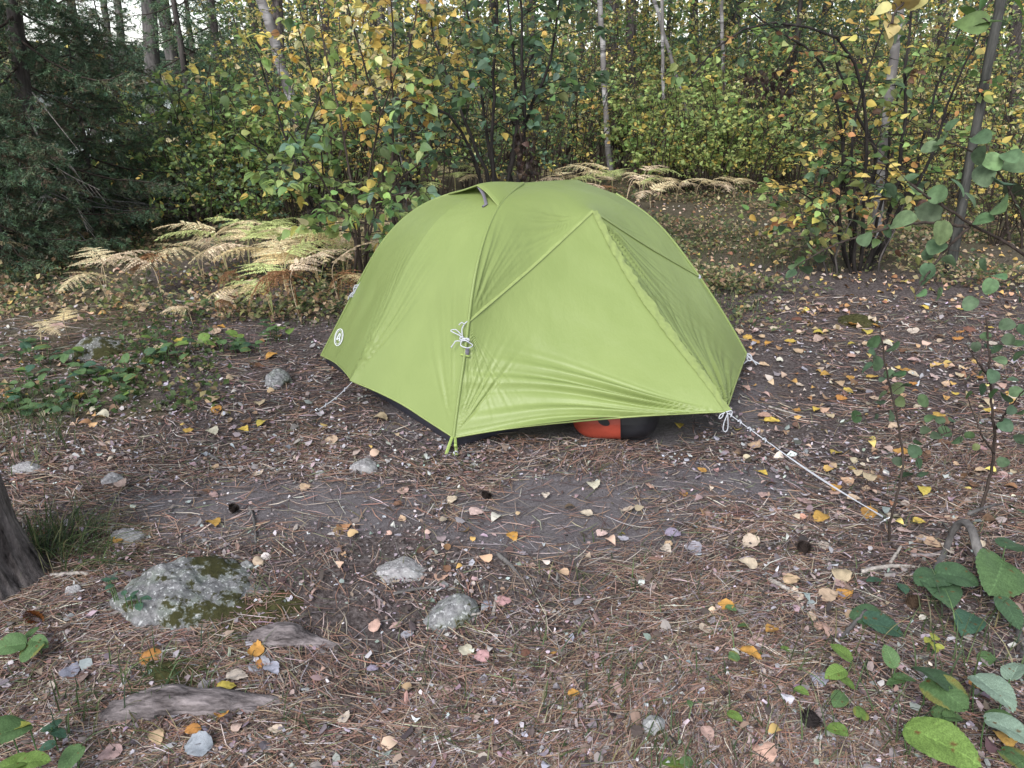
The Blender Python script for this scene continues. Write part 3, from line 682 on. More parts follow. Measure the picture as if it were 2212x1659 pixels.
# ------------------------------------------------------------------ rocks
def rockmesh(name, mat, size, seed, rough=.16, res=5, flat=.0, tail=0.):
    rng = np.random.default_rng(seed); n, m = 56, 80; th = np.linspace(.02, math.pi - .02, n); ph = np.linspace(0, 2 * math.pi, m + 1)
    D = np.stack([np.sin(th)[:, None] * np.cos(ph), np.sin(th)[:, None] * np.sin(ph), np.cos(th)[:, None] + 0 * ph], -1)
    nrm = unit(rng.normal(size=(9, 3)) + [0, 0, .5]); h = rng.uniform(.72, 1.0, 9)
    r = np.min(np.where(D @ nrm.T > .15, h / np.maximum(D @ nrm.T, .15), 9), -1); r = np.minimum(r, 1.25) ** .7
    r = r * (1 + rough * .55 * fbm(D, 1.3, 2, seed)) * (1 + rough * .25 * fbm(D, 5.5, 3, seed + 3)); P = D * r[..., None] * np.array(size)
    if tail: P[..., 2] *= 1 - tail * sstep(-.2, 1., D[..., 0]) ** 1.5
    P[:, -1] = P[:, 0]
    mb = MB(); sheet(mb, P); return mb.mesh(name, M[mat])
def rock(u, v, wpx, hpx, label, mat='rock', depth=.7, rz=0, seed=1, rough=.16, name='rock', group=None, tail=0., sink=.3):
    p = gpz(u, v); zz = (p[1] * cT + CAM_H * sT); w = wpx / FPX * zz / 2; hz = hpx / FPX * zz
    o = link(name, rockmesh(name, mat, (w, w * depth, hz * .9), seed, rough, tail=tail)); o.location = (p[0], p[1] + w * depth * .45, p[2] - hz * sink * .3); o.rotation_euler = (0, 0, rz)
    tag(o, label, 'rock', group); return o
rock(378, 1334, 300, 80, 'large grey boulder with pale lichen and moss, half buried near the pine trunk', 'boulder', .80, -.22, 4, .26, 'boulder', tail=.45, sink=.35)
rock(972, 1342, 114, 50, 'round grey rock with a stick leaning on its front and one moss tuft', 'rock', .9, .3, 7, .12)
rock(862, 1247, 104, 26, 'flat pale angular stone lying bare above the round grey rock', 'rock2', .85, .45, 12, .2)
rock(1412, 1588, 62, 50, 'small white and dark green mossy stone at the bottom of the clearing', 'rock3', .8, .2, 15, .12)
rock(598, 832, 56, 38, 'grey mossy stone among leaves left of the short guy line', 'rock', .8, .7, 19, .2)
rock(50, 1018, 66, 20, 'pale flat stone beside the edge of the pine trunk', 'rock2', .7, .2, 22, .2)
rock(238, 1040, 46, 26, 'small whitish pointed stone on the bare soil right of the pine', 'rock2', .8, .8, 26, .2)
rock(268, 1165, 66, 24, 'flat white stone just behind the large lichen boulder', 'rock2', .8, .1, 29, .2)
rock(780, 1020, 60, 26, 'low grey stone flush with the soil in front of the tent corner', 'rock2', .9, .2, 31, .12)
rock(157, 1284, 28, 24, 'pale fist sized stone between the pine trunk and the boulder', 'rock2', .9, 0, 33)
rock(690, 1030, 30, 12, 'small pale chip of stone on the soil left of the tent corner', 'rock2', .8, 0, 35)
rock(960, 1270, 24, 16, 'dark grey pebble behind the round grey rock', 'rock', .9, 0, 37)
rock(525, 1235, 40, 22, 'small lichen grey stone behind the right end of the boulder', 'rock', .8, .5, 39)
rock(205, 770, 120, 40, 'moss covered stone among the green herbs at the left', 'mossrock', .8, .2, 41, .15)
for i, (u, v, r, hgt, lab) in enumerate([(1860, 706, .14, .04, 'dark green moss hump behind the saplings right of the tent'), (1500, 1e9, 0, 0, ''), (560, 1345, .10, .018, 'thin moss cushion at the right end of the boulder'), (500, 1395, .11, .016, 'thin moss cushion above the upper root'), (330, 1510, .13, .022, 'thin moss cushion behind the left half of the long root'), (190, 1580, .10, .02, 'thin moss cushion at the left tip of the long root')]):
    if not lab: continue
    p = gpz(u, v); n, m = 34, 60; rr = np.linspace(0, 1, n)[:, None]; a = np.linspace(0, 2 * math.pi, m + 1)[None]
    x, y = rr * np.cos(a) * r * 1.25, rr * np.sin(a) * r; R_ = np.stack([x, y, 0 * x + i], -1)
    wob = 1 + .22 * noise3(R_ / r, .9); x, y = x * wob, y * wob; z = hgt * (1 - rr ** 2.2) * (1 + .2 * noise3(R_, 9)) + .006 * noise3(R_, 45) * (1 - rr) - .006
    P = np.stack([x, y + r * .6, z], -1); P[:, -1] = P[:, 0]; mb = MB(); sheet(mb, P); o = mb.obj('moss_cushion', M['moss']); o.location = tuple(p); tag(o, lab, 'moss')
# ------------------------------------------------------------------ roots and sticks
def lumpy(mb, P, prof, seed, k=14, n=46, amp=.12):
    P = smoothc(np.array(P), n); prof = np.interp(np.linspace(0, 1, n), np.linspace(0, 1, len(prof)), prof); T = unit(np.gradient(P, axis=0)); X = unit(np.cross(T, up)); Y = np.cross(X, T)
    ph = np.linspace(0, 2 * math.pi, k + 1); V = P[:, None] + prof[:, None, None] * (np.cos(ph)[None, :, None] * X[:, None] + .85 * np.sin(ph)[None, :, None] * Y[:, None])
    V = V + unit(V - P[:, None]) * (prof[:, None] * amp * fbm(V, 14, 4, seed))[..., None]; V[:, -1] = V[:, 0]; sheet(mb, V)
def gnarled(mb, P, prof, seed, n=150, k=40):
    P = smoothc(np.array(P), n); s = np.linspace(0, 1, n); P = P + np.stack([0 * s, .010 * noise3(np.stack([s * 7, 0 * s, 0 * s + seed], -1), 1.), .006 * noise3(np.stack([s * 9, 0 * s + seed, 0 * s], -1), 1.)], -1)
    prof = np.interp(s, np.linspace(0, 1, len(prof)), prof) * (1 + .16 * noise3(np.stack([s * 8, 0 * s, 0 * s + 3 + seed], -1), 1.)); T = unit(np.gradient(P, axis=0)); X = unit(np.cross(T, up)); Y = np.cross(X, T); ph = np.linspace(0, 2 * math.pi, k + 1)
    Q = np.stack([np.cos(ph)[None] * 2.2 + 0 * s[:, None], np.sin(ph)[None] * 2.2 + 0 * s[:, None], s[:, None] * 3.5 + seed + 0 * ph[None]], -1); w = np.clip(np.abs(noise3(Q, 1.4)) / .35, 0, 1) ** .6 + .35 * noise3(Q * [1, 1, 5], 2.6)
    rad = prof[:, None] * (.80 + .24 * w); V = P[:, None] + rad[..., None] * (np.cos(ph)[None, :, None] * X[:, None] + .8 * np.sin(ph)[None, :, None] * Y[:, None]); V[:, -1] = V[:, 0]; sheet(mb, V)
def root_log(pts, prof, label, seed, forks=()):
    P = np.array([gpz(u, v) + arr(0, 0, dz) for u, v, dz in pts]); o0 = P[0].copy(); mb = MB(); gnarled(mb, P - o0, prof, seed)
    for fp, fr in forks: gnarled(mb, np.array([gpz(u, v) + arr(0, 0, dz) for u, v, dz in fp]) - o0, fr, seed + 2, 90, 24)
    o = mb.obj('tree_root', M['rootbark']); o.location = tuple(o0); tag(o, label, 'root')
root_log([(528, 1388, -.01), (565, 1384, .020), (625, 1384, .022), (680, 1390, .008), (740, 1390, -.004), (790, 1386, -.015)], [.014, .034, .036, .020, .011, .006], 'short knobbly grey root humped out of the moss below the boulder', 3, [([(655, 1388, .006), (690, 1402, .0), (735, 1412, -.012)], [.013, .010, .004])])
root_log([(205, 1560, -.02), (270, 1542, .016), (360, 1532, .024), (450, 1530, .020), (550, 1518, .008), (650, 1508, -.012)], [.022, .040, .044, .036, .025, .012], 'long grey root with flaking bark across the bottom left', 5, [([(300, 1540, .012), (250, 1530, .006), (205, 1532, -.012)], [.018, .013, .005]), ([(470, 1528, .012), (540, 1538, .004), (610, 1536, -.012)], [.020, .013, .005])])
def stick(pts, r, label, mat='deadwood', r1=None, name='stick', group='dead sticks on the forest floor'):
    P = np.array([gpz(u, v) + arr(0, 0, dz) for u, v, dz in pts]); o0 = P[0].copy(); mb = MB(); n = 24; Q = smoothc(P - o0, n)
    Q[1:-1] += .12 * r * np.random.default_rng(int(r * 1e5) + len(label)).normal(size=(n - 2, 3)); tube(mb, Q, r, r1 or r * .7, 7, cap=True); o = mb.obj(name, M[mat]); o.location = tuple(o0); tag(o, label, 'stick', group)
for pts, r, lab, mt in [
    ([(455, 984, .01), (490, 1006, .01)], .0085, 'short thick grey stick on the soil left of the tent corner', 'greybark'),
    ([(498, 1025, .01), (530, 1024, .012), (556, 1030, .006)], .006, 'dark curved twig on the soil left of the tent corner', 'twigbark'),
    ([(1075, 1204, .008), (1105, 1230, .012), (1130, 1258, .004)], .009, 'grey weathered stick pointing down from the bare soil patch', 'greybark'),
    ([(850, 1285, .008), (905, 1279, .02), (955, 1272, .012)], .006, 'straight grey twig touching the back of the round grey rock', 'greybark'),
    ([(920, 1354, .006), (985, 1343, .03), (1038, 1328, .02)], .0055, 'pale stripped stick lying against the round grey rock', 'deadwood'),
    ([(792, 1275, .006), (812, 1290, .01), (846, 1313, .006)], .005, 'crooked reddish twig left of the round grey rock', 'rootbark'),
    ([(1065, 1325, .006), (1073, 1290, .01)], .007, 'short upright pale stick right of the round grey rock', 'deadwood'),
    ([(1040, 1405, .006), (1085, 1415, .01), (1125, 1411, .004)], .004, 'thin pale twig in the litter below the round grey rock', 'deadwood'),
    ([(885, 1635, .006), (920, 1590, .01)], .008, 'split pale stick in the needles at the bottom centre', 'deadwood'),
    ([(970, 1630, .006), (985, 1648, .006)], .007, 'stubby grey stick at the bottom edge of the view', 'deadwood'),
    ([(1660, 1256, .006), (1690, 1275, .012), (1712, 1283, .006)], .010, 'pale thick stick between the yellow leaves at the right', 'deadwood'),
    ([(1812, 1384, .0), (1840, 1362, .025), (1865, 1345, .05)], .008, 'grey twig poking out from under a folded green leaf', 'greybark'),
    ([(1860, 1236, .01), (1920, 1230, .015), (1975, 1230, .008)], .009, 'pale brown stick lying behind the big heart leaf', 'deadwood'),
    ([(1922, 1222, .01), (1942, 1200, .04)], .006, 'white bare twig tip angled up beside the sapling foot', 'deadwood'),
    ([(1965, 1203, .01), (2010, 1206, .012), (2040, 1196, .01)], .009, 'short brown stick under the arching dead branch', 'rootbark'),
    ([(1925, 1180, .008), (1950, 1205, .012), (1968, 1208, .008)], .006, 'bent dark twig just right of the sapling foot', 'twigbark'),
    ([(110, 1246, .01), (180, 1242, .014), (192, 1244, .01)], .008, 'pale barkless stick between the pine trunk and the boulder', 'deadwood'),
    ([(540, 1100, .006), (552, 1140, .012), (552, 1195, .004)], .006, 'thin grey twig standing in the litter behind the boulder', 'greybark'),
    ([(1340, 620, .01), (1425, 590, .02)], .006, 'thin dark twig on the far ground right of the tent', 'twigbark'),
    ([(1660, 880, .006), (1740, 905, .01)], .006, 'slender pale twig on the ground behind the left sapling', 'deadwood'),
    ([(1420, 975, .004), (1475, 1000, .006), (1520, 1030, .004)], .0035, 'hair thin brown twig right of the bare soil', 'rootbark'),
    ([(760, 560, .01), (1e3, 560, .01)], .0, '', ''),
    ([(1110, 955, .006), (1086, 976, .008)], .008, 'short reddish stick just in front of the tent corner strap', 'rootbark'),
    ([(380, 655, .02), (450, 670, .03), (540, 662, .02)], .006, 'thin bare twig lying among the ferns at the left', 'deadwood')]:
    if lab: stick(pts, r, lab, mt)
# arching dead branch at the right
P = [gpz(2018, 1238), atY(2045, 1190, 2.33), atY(2062, 1130, 2.31), atY(2083, 1108, 2.29), atY(2106, 1126, 2.25), atY(2103, 1180, 2.2), atY(2138, 1250, 2.10), atY(2180, 1318, 2.0), atY(2186, 1370, 1.93), gpz(2212, 1440)]
P = np.array(P); P[:, 2] = np.maximum(P[:, 2], .006); br_ = thing('dead_branch', 'bent grey dead branch arching over the big leaves at the right edge', 'branch', tuple(P[0])); mb = MB(); lumpy(mb, P - P[0], [.012, .013, .013, .015, .016, .014, .012, .011, .010, .008], 4, 10, 80, .1); mb.obj('limb', M['greybark'], br_)
mb = MB(); tube(mb, smoothc(np.array([atY(2092, 1110, 2.28), atY(2130, 1095, 2.35), atY(2165, 1088, 2.4)]) - P[0], 14), .007, .003, 6, cap=True); tube(mb, smoothc(np.array([atY(2062, 1130, 2.31), atY(2052, 1150, 2.35), atY(2030, 1120, 2.5)]) - P[0], 12), .005, .002, 6, cap=True); mb.obj('side_twig', M['greybark'], br_)
# pine cone on the ground by the trunk, and dark cones
def cone(u, v, L, r, dirn, label, colr):
    p = gpz(u, v); t = thing('pine_cone', label, 'pine cone', tuple(p + arr(0, 0, r * .9)), 'cones on the ground'); d = unit(arr(*dirn)); X = unit(np.cross(d, up)); Y = np.cross(X, d); mb = MB(); n = 110; rng = np.random.default_rng(int(u))
    i = np.arange(n); s = i / n; a = i * 2.39996; rad = r * np.sin(math.pi * (.12 + .84 * s)) ** .7
    o = np.cos(a)[:, None] * X + np.sin(a)[:, None] * Y; pos = (s - .5)[:, None] * L * d + o * rad[:, None] * .55
    cloud(mb, pos, o * .8 + d * .75, d - o * .4, rad * .8 + .003, np.clip(np.array(colr) * (1 + .15 * rng.normal(size=(n, 1))), .01, .6), 's')
    mb.obj('scales', M['litter'], t, False); mb = MB(); tube(mb, np.stack([-.5 * L * d, .45 * L * d]), r * .6, r * .3, 8, cap=True); mb.obj('core', M['rootbark'], t)
cone(72, 1338, .085, .018, (1, -.5, .0), 'orange brown pine cone lying in front of the pine trunk', (.30, .12, .04))
cone(1735, 1188, .05, .024, (.3, .2, 1), 'dark open pine cone on the litter right of the saplings', (.06, .045, .04))
cone(1050, 1080, .03, .02, (.4, .2, 1), 'small dark pine cone on the soil in front of the tent', (.045, .035, .03))
cone(505, 1110, .032, .018, (.6, .2, 1), 'dark little pine cone on the soil above the boulder', (.045, .035, .03))
cone(1745, 1570, .045, .024, (.5, .2, .5), 'black pine cone between small green leaves at the bottom right', (.035, .03, .03))
cone(1968, 1313, .05, .022, (.5, .1, .6), 'brown pine cone half hidden below the big heart leaf', (.09, .06, .04))

# ------------------------------------------------------------------ pine trunk in the left foreground
def pine_trunk():
    base = gpz(-62, 1262); t = thing('pine_tree', 'thick pine trunk with furrowed bark at the left edge', 'tree', tuple(base)); n, m = 420, 150
    z = np.linspace(-.05, 1, n) ** 1.0 * 3.0; a = np.linspace(0, 2 * math.pi, m + 1); Z, A_ = np.meshgrid(z, a, indexing='ij')
    r0 = .128 - .012 * Z; fl = np.exp(-np.maximum(Z, 0) / .16); root = 1 + .30 * fl * (.55 + .45 * np.sin(3 * A_ + .6)) + .12 * np.exp(-np.maximum(Z, 0) / .05)
    Q = np.stack([np.cos(A_) * 2.1, np.sin(A_) * 2.1, Z * 1.7], -1); Q2 = np.stack([np.cos(A_), np.sin(A_), Z * .9], -1)
    w = Q + .25 * np.stack([noise3(Q, 1.3), noise3(Q, 1.3, 4), 0 * Z], -1)
    ridg = np.abs(noise3(w * [1, 1, .30], 1.25)) ; plate = np.clip(ridg / .30, 0, 1) ** .7; ridg2 = np.abs(noise3(w * [1, 1, .9], 2.6, 2.)); plate *= .7 + .3 * np.clip(ridg2 / .15, 0, 1)
    r = r0 * root + .046 * plate + .007 * fbm(Q, 6, 3); lean = -.035
    P = np.stack([np.cos(A_) * r + lean * Z, np.sin(A_) * r, Z], -1); P[:, -1] = P[:, 0]; mb = MB(); sheet(mb, P, flip=True)
    mb.obj('trunk', M['pinebark'], t)
    tp = np.array([lean * 3.0, 0, 2.95]); mb = MB(); tube(mb, np.stack([tp, tp + arr(lean * 5, 0, 6)]), .125, .05, 12); mb.obj('upper_trunk', M['pinebark'], t)
    return t, base
PT, PTB = pine_trunk()

# ------------------------------------------------------------------ litter that nobody could count
tent_poly = [A0, V0_, C0, D0, B0, L0]
def in_tent(x, y, k=1.):
    ins_ = np.zeros(len(x), bool); n = len(tent_poly); c = sum(tent_poly) / n; q = [c + (p - c) * k for p in tent_poly]
    for i in range(n):
        x0, y0 = q[i][:2]; x1, y1 = q[(i + 1) % n][:2]; cr = ((y0 > y) != (y1 > y)) & (x < (x1 - x0) * (y - y0) / (y1 - y0 + 1e-12) + x0); ins_ ^= cr
    return ins_
def sample_px(rng, n, u0=-260, u1=2480, v0=640, v1=1800, power=1.):
    u = rng.uniform(u0, u1, n); v = v0 + (v1 - v0) * rng.random(n) ** power
    x = (u - 1106) / FPX; y = (v - 829.5) / FPX; t = CAM_H / (sT + y * cT); return x * t, (cT - y * sT) * t
def sample_xy(rng, n, y0, y1, wd=.80, off=.25):
    y = np.sqrt(rng.uniform(y0 ** 2, y1 ** 2, n)); x = rng.uniform(-1, 1, n) * (y * wd + off); return x, y
rng = np.random.default_rng(77)
def needles(n, xy, lmin, lmax, wmm, seed, keep=1.):
    r = np.random.default_rng(seed); x, y = xy; P_ = np.stack([x, y, 0 * x], -1)
    dens = np.clip(.62 + .55 * fbm(P_, 1.6, 3), .08, 1) * (1 - .90 * bare_mask(x, y)); k = (r.random(n) < dens) & ~in_tent(x, y, .8); x, y = x[k], y[k]; n = len(x)
    a = .45 * noise3(np.stack([x, y, 0 * x], -1), 1.7) * 2 + r.normal(size=n) * .75; L = r.uniform(lmin, lmax, n); w = r.uniform(.6, 1.3, n) * wmm / 1000
    d = np.stack([np.cos(a), np.sin(a), r.normal(size=n) * .06], -1); q = np.stack([-np.sin(a), np.cos(a), 0 * a], -1); c = np.stack([x, y, gz(x, y) + .004 + r.random(n) * .012], -1)
    bend = r.normal(size=n)[:, None] * .05 * L[:, None] * q; q = unit(q + np.array([0, 0, 1]) * r.normal(size=(n, 1)) * .4)
    s = np.array([-.5, 0, .5]); V = c[:, None] + s[None, :, None] * (L[:, None] * d)[:, None] + (1 - 4 * s ** 2)[None, :, None] * bend[:, None]
    wq = (w[:, None] * q)[:, None] * np.array([.5, 1, .35])[None, :, None]; V = np.stack([V - wq, V + wq], 2).reshape(n * 6, 3)
    V[:, 2] = np.maximum(V[:, 2], gz(V[:, 0], V[:, 1]) + .003)
    F = np.array([[0, 1, 3, 2], [2, 3, 5, 4]]); F = (F[None] + 6 * np.arange(n)[:, None, None]).reshape(-1, 4)
    pal = [((.23, .14, .105), 4), ((.29, .19, .14), 3), ((.09, .062, .055), 4.5), ((.36, .29, .235), 1.8), ((.21, .185, .18), 2.5), ((.48, .43, .39), .9), ((.14, .15, .085), .8)]
    return V, F, np.repeat(pick(r, pal, n), 6, 0)
mb = MB(); N_ = 78000; V, F_, C_ = needles(N_, sample_px(rng, N_, v0=930, power=.85), .06, .14, 1.35, 1); mb.add(V, F_, C_)
N_ = 53000; V, F_, C_ = needles(N_, sample_px(rng, N_, v0=640, v1=1150), .06, .13, 1.9, 2); mb.add(V, F_, C_)
kind(mb.obj('pine_needles', M['litter'], None, False), 'stuff', 'fallen reddish pine needles over the soil', 'pine needles')
def flakes(n, xy, smin, smax, seed, pal, lift=.012, sp=1.):
    r = np.random.default_rng(seed); x, y = xy; P_ = np.stack([x, y, 0 * x], -1)
    k = (r.random(n) < np.clip(.6 + .5 * fbm(P_, 2.3, 3, 4.), .1, 1) * (1 - .70 * bare_mask(x, y))) & ~in_tent(x, y, .85); x, y = x[k], y[k]; n = len(x); m = 6
    a = np.linspace(0, 2 * math.pi, m + 1)[:-1][None] + r.uniform(-.35, .35, (n, m)); rad = r.uniform(.55, 1.1, (n, m)); s = smin * (smax / smin) ** (r.random(n) ** sp); el = r.uniform(.35, .95, n); rot = r.uniform(0, 6.28, n)
    lx, ly = np.cos(a) * rad * s[:, None], np.sin(a) * rad * (s * el)[:, None]; tl = r.normal(size=(n, 2)) * .28; cv = r.normal(size=n) * .35
    lz = lx * tl[:, :1] + ly * tl[:, 1:] + cv[:, None] * (lx ** 2 - ly ** 2) / s[:, None]; lz = lz - lz.min(1, keepdims=True)
    X = lx * np.cos(rot)[:, None] - ly * np.sin(rot)[:, None] + x[:, None]; Y = lx * np.sin(rot)[:, None] + ly * np.cos(rot)[:, None] + y[:, None]
    V = np.stack([X, Y, gz(X, Y) + .003 + lz + (r.random(n) * lift)[:, None]], -1); ctr = V.mean(1, keepdims=True) + np.array([0, 0, 1]) * (s * .06)[:, None, None]; V = np.concatenate([V, ctr], 1).reshape(-1, 3)
    F = np.stack([np.arange(m), (np.arange(m) + 1) % m, np.full(m, m)], 1); F = (F[None] + 7 * np.arange(n)[:, None, None]).reshape(-1, 3)
    return V, F, np.repeat(pick(r, pal, n, None, .22), 7, 0)
FL = [((.21, .18, .185), 4), ((.30, .23, .225), 3), ((.38, .365, .385), 2.2), ((.07, .055, .052), 5), ((.50, .48, .49), .7), ((.22, .155, .13), 1.8), ((.24, .27, .245), .5)]
mb = MB()
for n_, v0, v1, a_, b_, sd_ in ((50000, 900, 1800, .003, .010, 5), (3800, 930, 1690, .009, .024, 6), (26000, 640, 1050, .005, .016, 7), (2600, 640, 1000, .012, .028, 8)):
    V, F_, C_ = flakes(n_, sample_px(rng, n_, v0=v0, v1=v1), a_, b_, sd_, FL, sp=1.5); mb.add(V, F_, C_)
kind(mb.obj('bark_flakes', M['litter'], None, False), 'stuff', 'purplish bark flakes and crumbs over the soil', 'bark litter')
# small fallen leaves too many to count
def leafbits(n, xy, s0, s1, seed, pal, w=None, tpl='m', tilt=.45):
    r = np.random.default_rng(seed); x, y = xy
    if w is not None: k = r.random(n) < w(x, y); x, y = x[k], y[k]
    k = ~in_tent(x, y, .95); x, y = x[k], y[k]; n = len(x); a = r.uniform(0, 6.28, n); d = np.stack([np.cos(a), np.sin(a), r.normal(size=n) * .15], -1)
    nr = np.array([0, 0, 1.]) + r.normal(size=(n, 3)) * tilt * [1, 1, 0]; s = r.uniform(s0, s1, n); return np.stack([x, y, gz(x, y) + .012 + .2 * s * r.random(n)], -1), d, nr, s, pick(r, pal, n)
DRYP = [((.44, .31, .19), 3), ((.47, .36, .27), 3.5), ((.45, .29, .10), 1.8), ((.50, .39, .13), 1.2), ((.28, .155, .085), 2), ((.50, .43, .37), 2), ((.15, .095, .06), 1.8)]
TP['curl'] = leaf2(OVATE, 5, (0, 1), .16, .45); TP['curl2'] = leaf2(OVATE, 5, (0, 1), -.14, -.4)
def wlit(x, y):
    right = sstep(.5, 2.2, x) * sstep(2.0, 3.5, y); back = sstep(4.6, 6.2, y); left = sstep(-1.2, -2.2, x) * sstep(2.8, 4.2, y)
    return np.clip(.05 + .75 * right + .8 * back + .55 * left, 0, 1) * np.clip(.55 + .6 * noise3(np.stack([x, y, 0 * x], -1), 1.6, 3.), .1, 1)
mb = MB()
for n_, v0, v1, tp_, sd_ in ((2000, 640, 1250, 'curl', 11), (1700, 640, 1250, 'curl2', 12), (9500, 380, 680, 'curl', 13), (260, 1150, 1680, 'curl', 14)):
    xy = sample_px(rng, n_, v0=v0, v1=v1); q = leafbits(n_, xy, .024, .058, sd_, DRYP, wlit, tp_); cloud(mb, *q, tp_)
kind(mb.obj('leaf_litter', M['litter'], None, True), 'stuff', 'scattered small yellow and tan fallen leaves', 'fallen leaves')
# moss-grown grass and thin grass blades
def blades(mb, c, n, rad, h, rng, pal, lean=.6, w=.0022, bias=(0, 0)):
    a = rng.uniform(0, 6.28, n); rr = rad * np.sqrt(rng.random(n)); x, y = c[0] + rr * np.cos(a), c[1] + rr * np.sin(a); L = h * rng.uniform(.5, 1.2, n); b = rng.uniform(0, 6.28, n)
    o = np.stack([np.cos(b) * lean + bias[0], np.sin(b) * lean + bias[1], 0 * b], -1) * rng.uniform(.3, 1.4, (n, 1)); s = np.linspace(0, 1, 5)
    P = np.stack([x, y, gz(x, y)], -1)[:, None] + L[:, None, None] * (s[None, :, None] * np.array([0, 0, 1.]) * (1 - .5 * s[None, :, None] * np.linalg.norm(o, axis=1)[:, None, None].clip(0, 1.3)) + (s ** 1.6)[None, :, None] * o[:, None]); P[..., 2] = np.maximum(P[..., 2], .006)
    q = np.stack([-np.sin(b), np.cos(b), 0 * b], -1)[:, None] * (w * np.array([1, .95, .8, .5, .1]))[None, :, None]; V = np.stack([P - q, P + q], 2).reshape(n * 10, 3)
    F = np.array([[2 * i, 2 * i + 1, 2 * i + 3, 2 * i + 2] for i in range(4)]); mb.add(V, (F[None] + 10 * np.arange(n)[:, None, None]).reshape(-1, 4), np.repeat(pick(rng, pal, n), 10, 0))
GP = [((.06, .085, .035), 4), ((.10, .14, .06), 3), ((.20, .19, .10), 1.5), ((.05, .08, .045), 2)]
mb = MB(); gr_ = np.random.default_rng(21)
for u, v, n_, r_, h_, b_ in ((140, 1170, 150, .14, .20, (.6, -.1)), (90, 1190, 90, .10, .22, (.5, -.2)), (200, 1210, 60, .10, .14, (.8, -.1)), (60, 900, 260, .3, .10, (0, 0)), (30, 980, 160, .25, .10, (0, 0)), (420, 1450, 40, .15, .10, (.3, 0)), (250, 1520, 70, .16, .13, (.4, -.2)), (1240, 1480, 40, .22, .10, (.3, 0)), (1290, 1550, 40, .2, .11, (.3, .1)), (1650, 1500, 40, .2, .13, (-.4, 0)), (1480, 1650, 40, .15, .1, (0, 0)),
                         (1500, 650, 400, .5, .12, (0, 0)), (1620, 560, 500, .9, .14, (0, 0)), (700, 690, 120, .25, .1, (0, 0)), (350, 720, 200, .45, .08, (0, 0)), (1300, 1230, 30, .2, .08, (0, 0)), (1000, 1480, 26, .3, .10, (.4, 0)), (1900, 1500, 60, .22, .14, (-.2, 0)), (2100, 1400, 70, .22, .15, (-.2, 0))):
    blades(mb, gpz(u, v), n_, r_, h_, gr_, GP, bias=b_)
xs_, ys_ = sample_px(gr_, 420, v0=900)
for x_, y_ in zip(xs_, ys_):
    if not in_tent(np.array([x_]), np.array([y_]), 1.)[0] and bare_mask(np.array([x_]), np.array([y_]))[0] < .5: blades(mb, (x_, y_), 3, .03, .08, gr_, GP + [((.3, .26, .17), 3)], 1.2, .0014)
kind(mb.obj('grass', M['leaf'], None, False), 'stuff', 'thin green grass blades on the forest floor', 'grass')
# low plants that cover the ground behind the tent and along the left edge
mb = MB(); gr_ = np.random.default_rng(23)
def carpet(n, u0, u1, v0, v1, zmax, s0, s1, pal, cover=.0, tpl='s'):
    x, y = sample_px(gr_, n, u0, u1, v0, v1); P_ = np.stack([x, y, 0 * x], -1); eu = (x / (y * cT + CAM_H * sT) * FPX + 1106 - u0) / (u1 - u0); k = (gr_.random(n) < np.clip(.5 + .75 * fbm(P_, .9, 3, 8.) + cover, 0, 1) * sstep(0, .12, eu) * sstep(0, .22, 1 - eu)) & ~in_tent(x, y, 1.12); x, y = x[k], y[k]; n = len(x)
    hh = zmax * np.clip(.5 + .5 * noise3(np.stack([x, y, 0 * x], -1), 1.7, 5.), .15, 1); d = unit(gr_.normal(size=(n, 3)) * [1, 1, .5] + [0, 0, .15]); nr = np.array([0, 0, 1.]) + gr_.normal(size=(n, 3)) * .55
    cloud(mb, np.stack([x, y, gz(x, y) + .01 + hh * gr_.random(n)], -1), d, nr, gr_.uniform(s0, s1, n), pick(gr_, pal, n), tpl)
LOW = [((.14, .17, .075), 4), ((.22, .24, .10), 2.5), ((.30, .21, .13), 3), ((.40, .31, .20), 2.5), ((.08, .115, .06), 3), ((.50, .43, .24), 1.4)]
carpet(44000, 1200, 2460, 372, 640, .20, .025, .055, LOW, .12); carpet(9000, 1500, 2460, 560, 720, .07, .02, .045, LOW, -.35)
carpet(22000, -220, 900, 420, 700, .18, .025, .055, LOW, .1); carpet(5000, -180, 520, 690, 900, .08, .025, .05, [((.07, .11, .04), 4), ((.12, .16, .06), 2), ((.25, .2, .1), 1)], -.1)
carpet(16000, -260, 900, 440, 620, .14, .025, .05, LOW + [((.45, .33, .16), 2)], .35); kind(mb.obj('ground_cover', M['leaf'], None, False), 'stuff', 'low mixed ground plants behind the tent', 'ground plants')
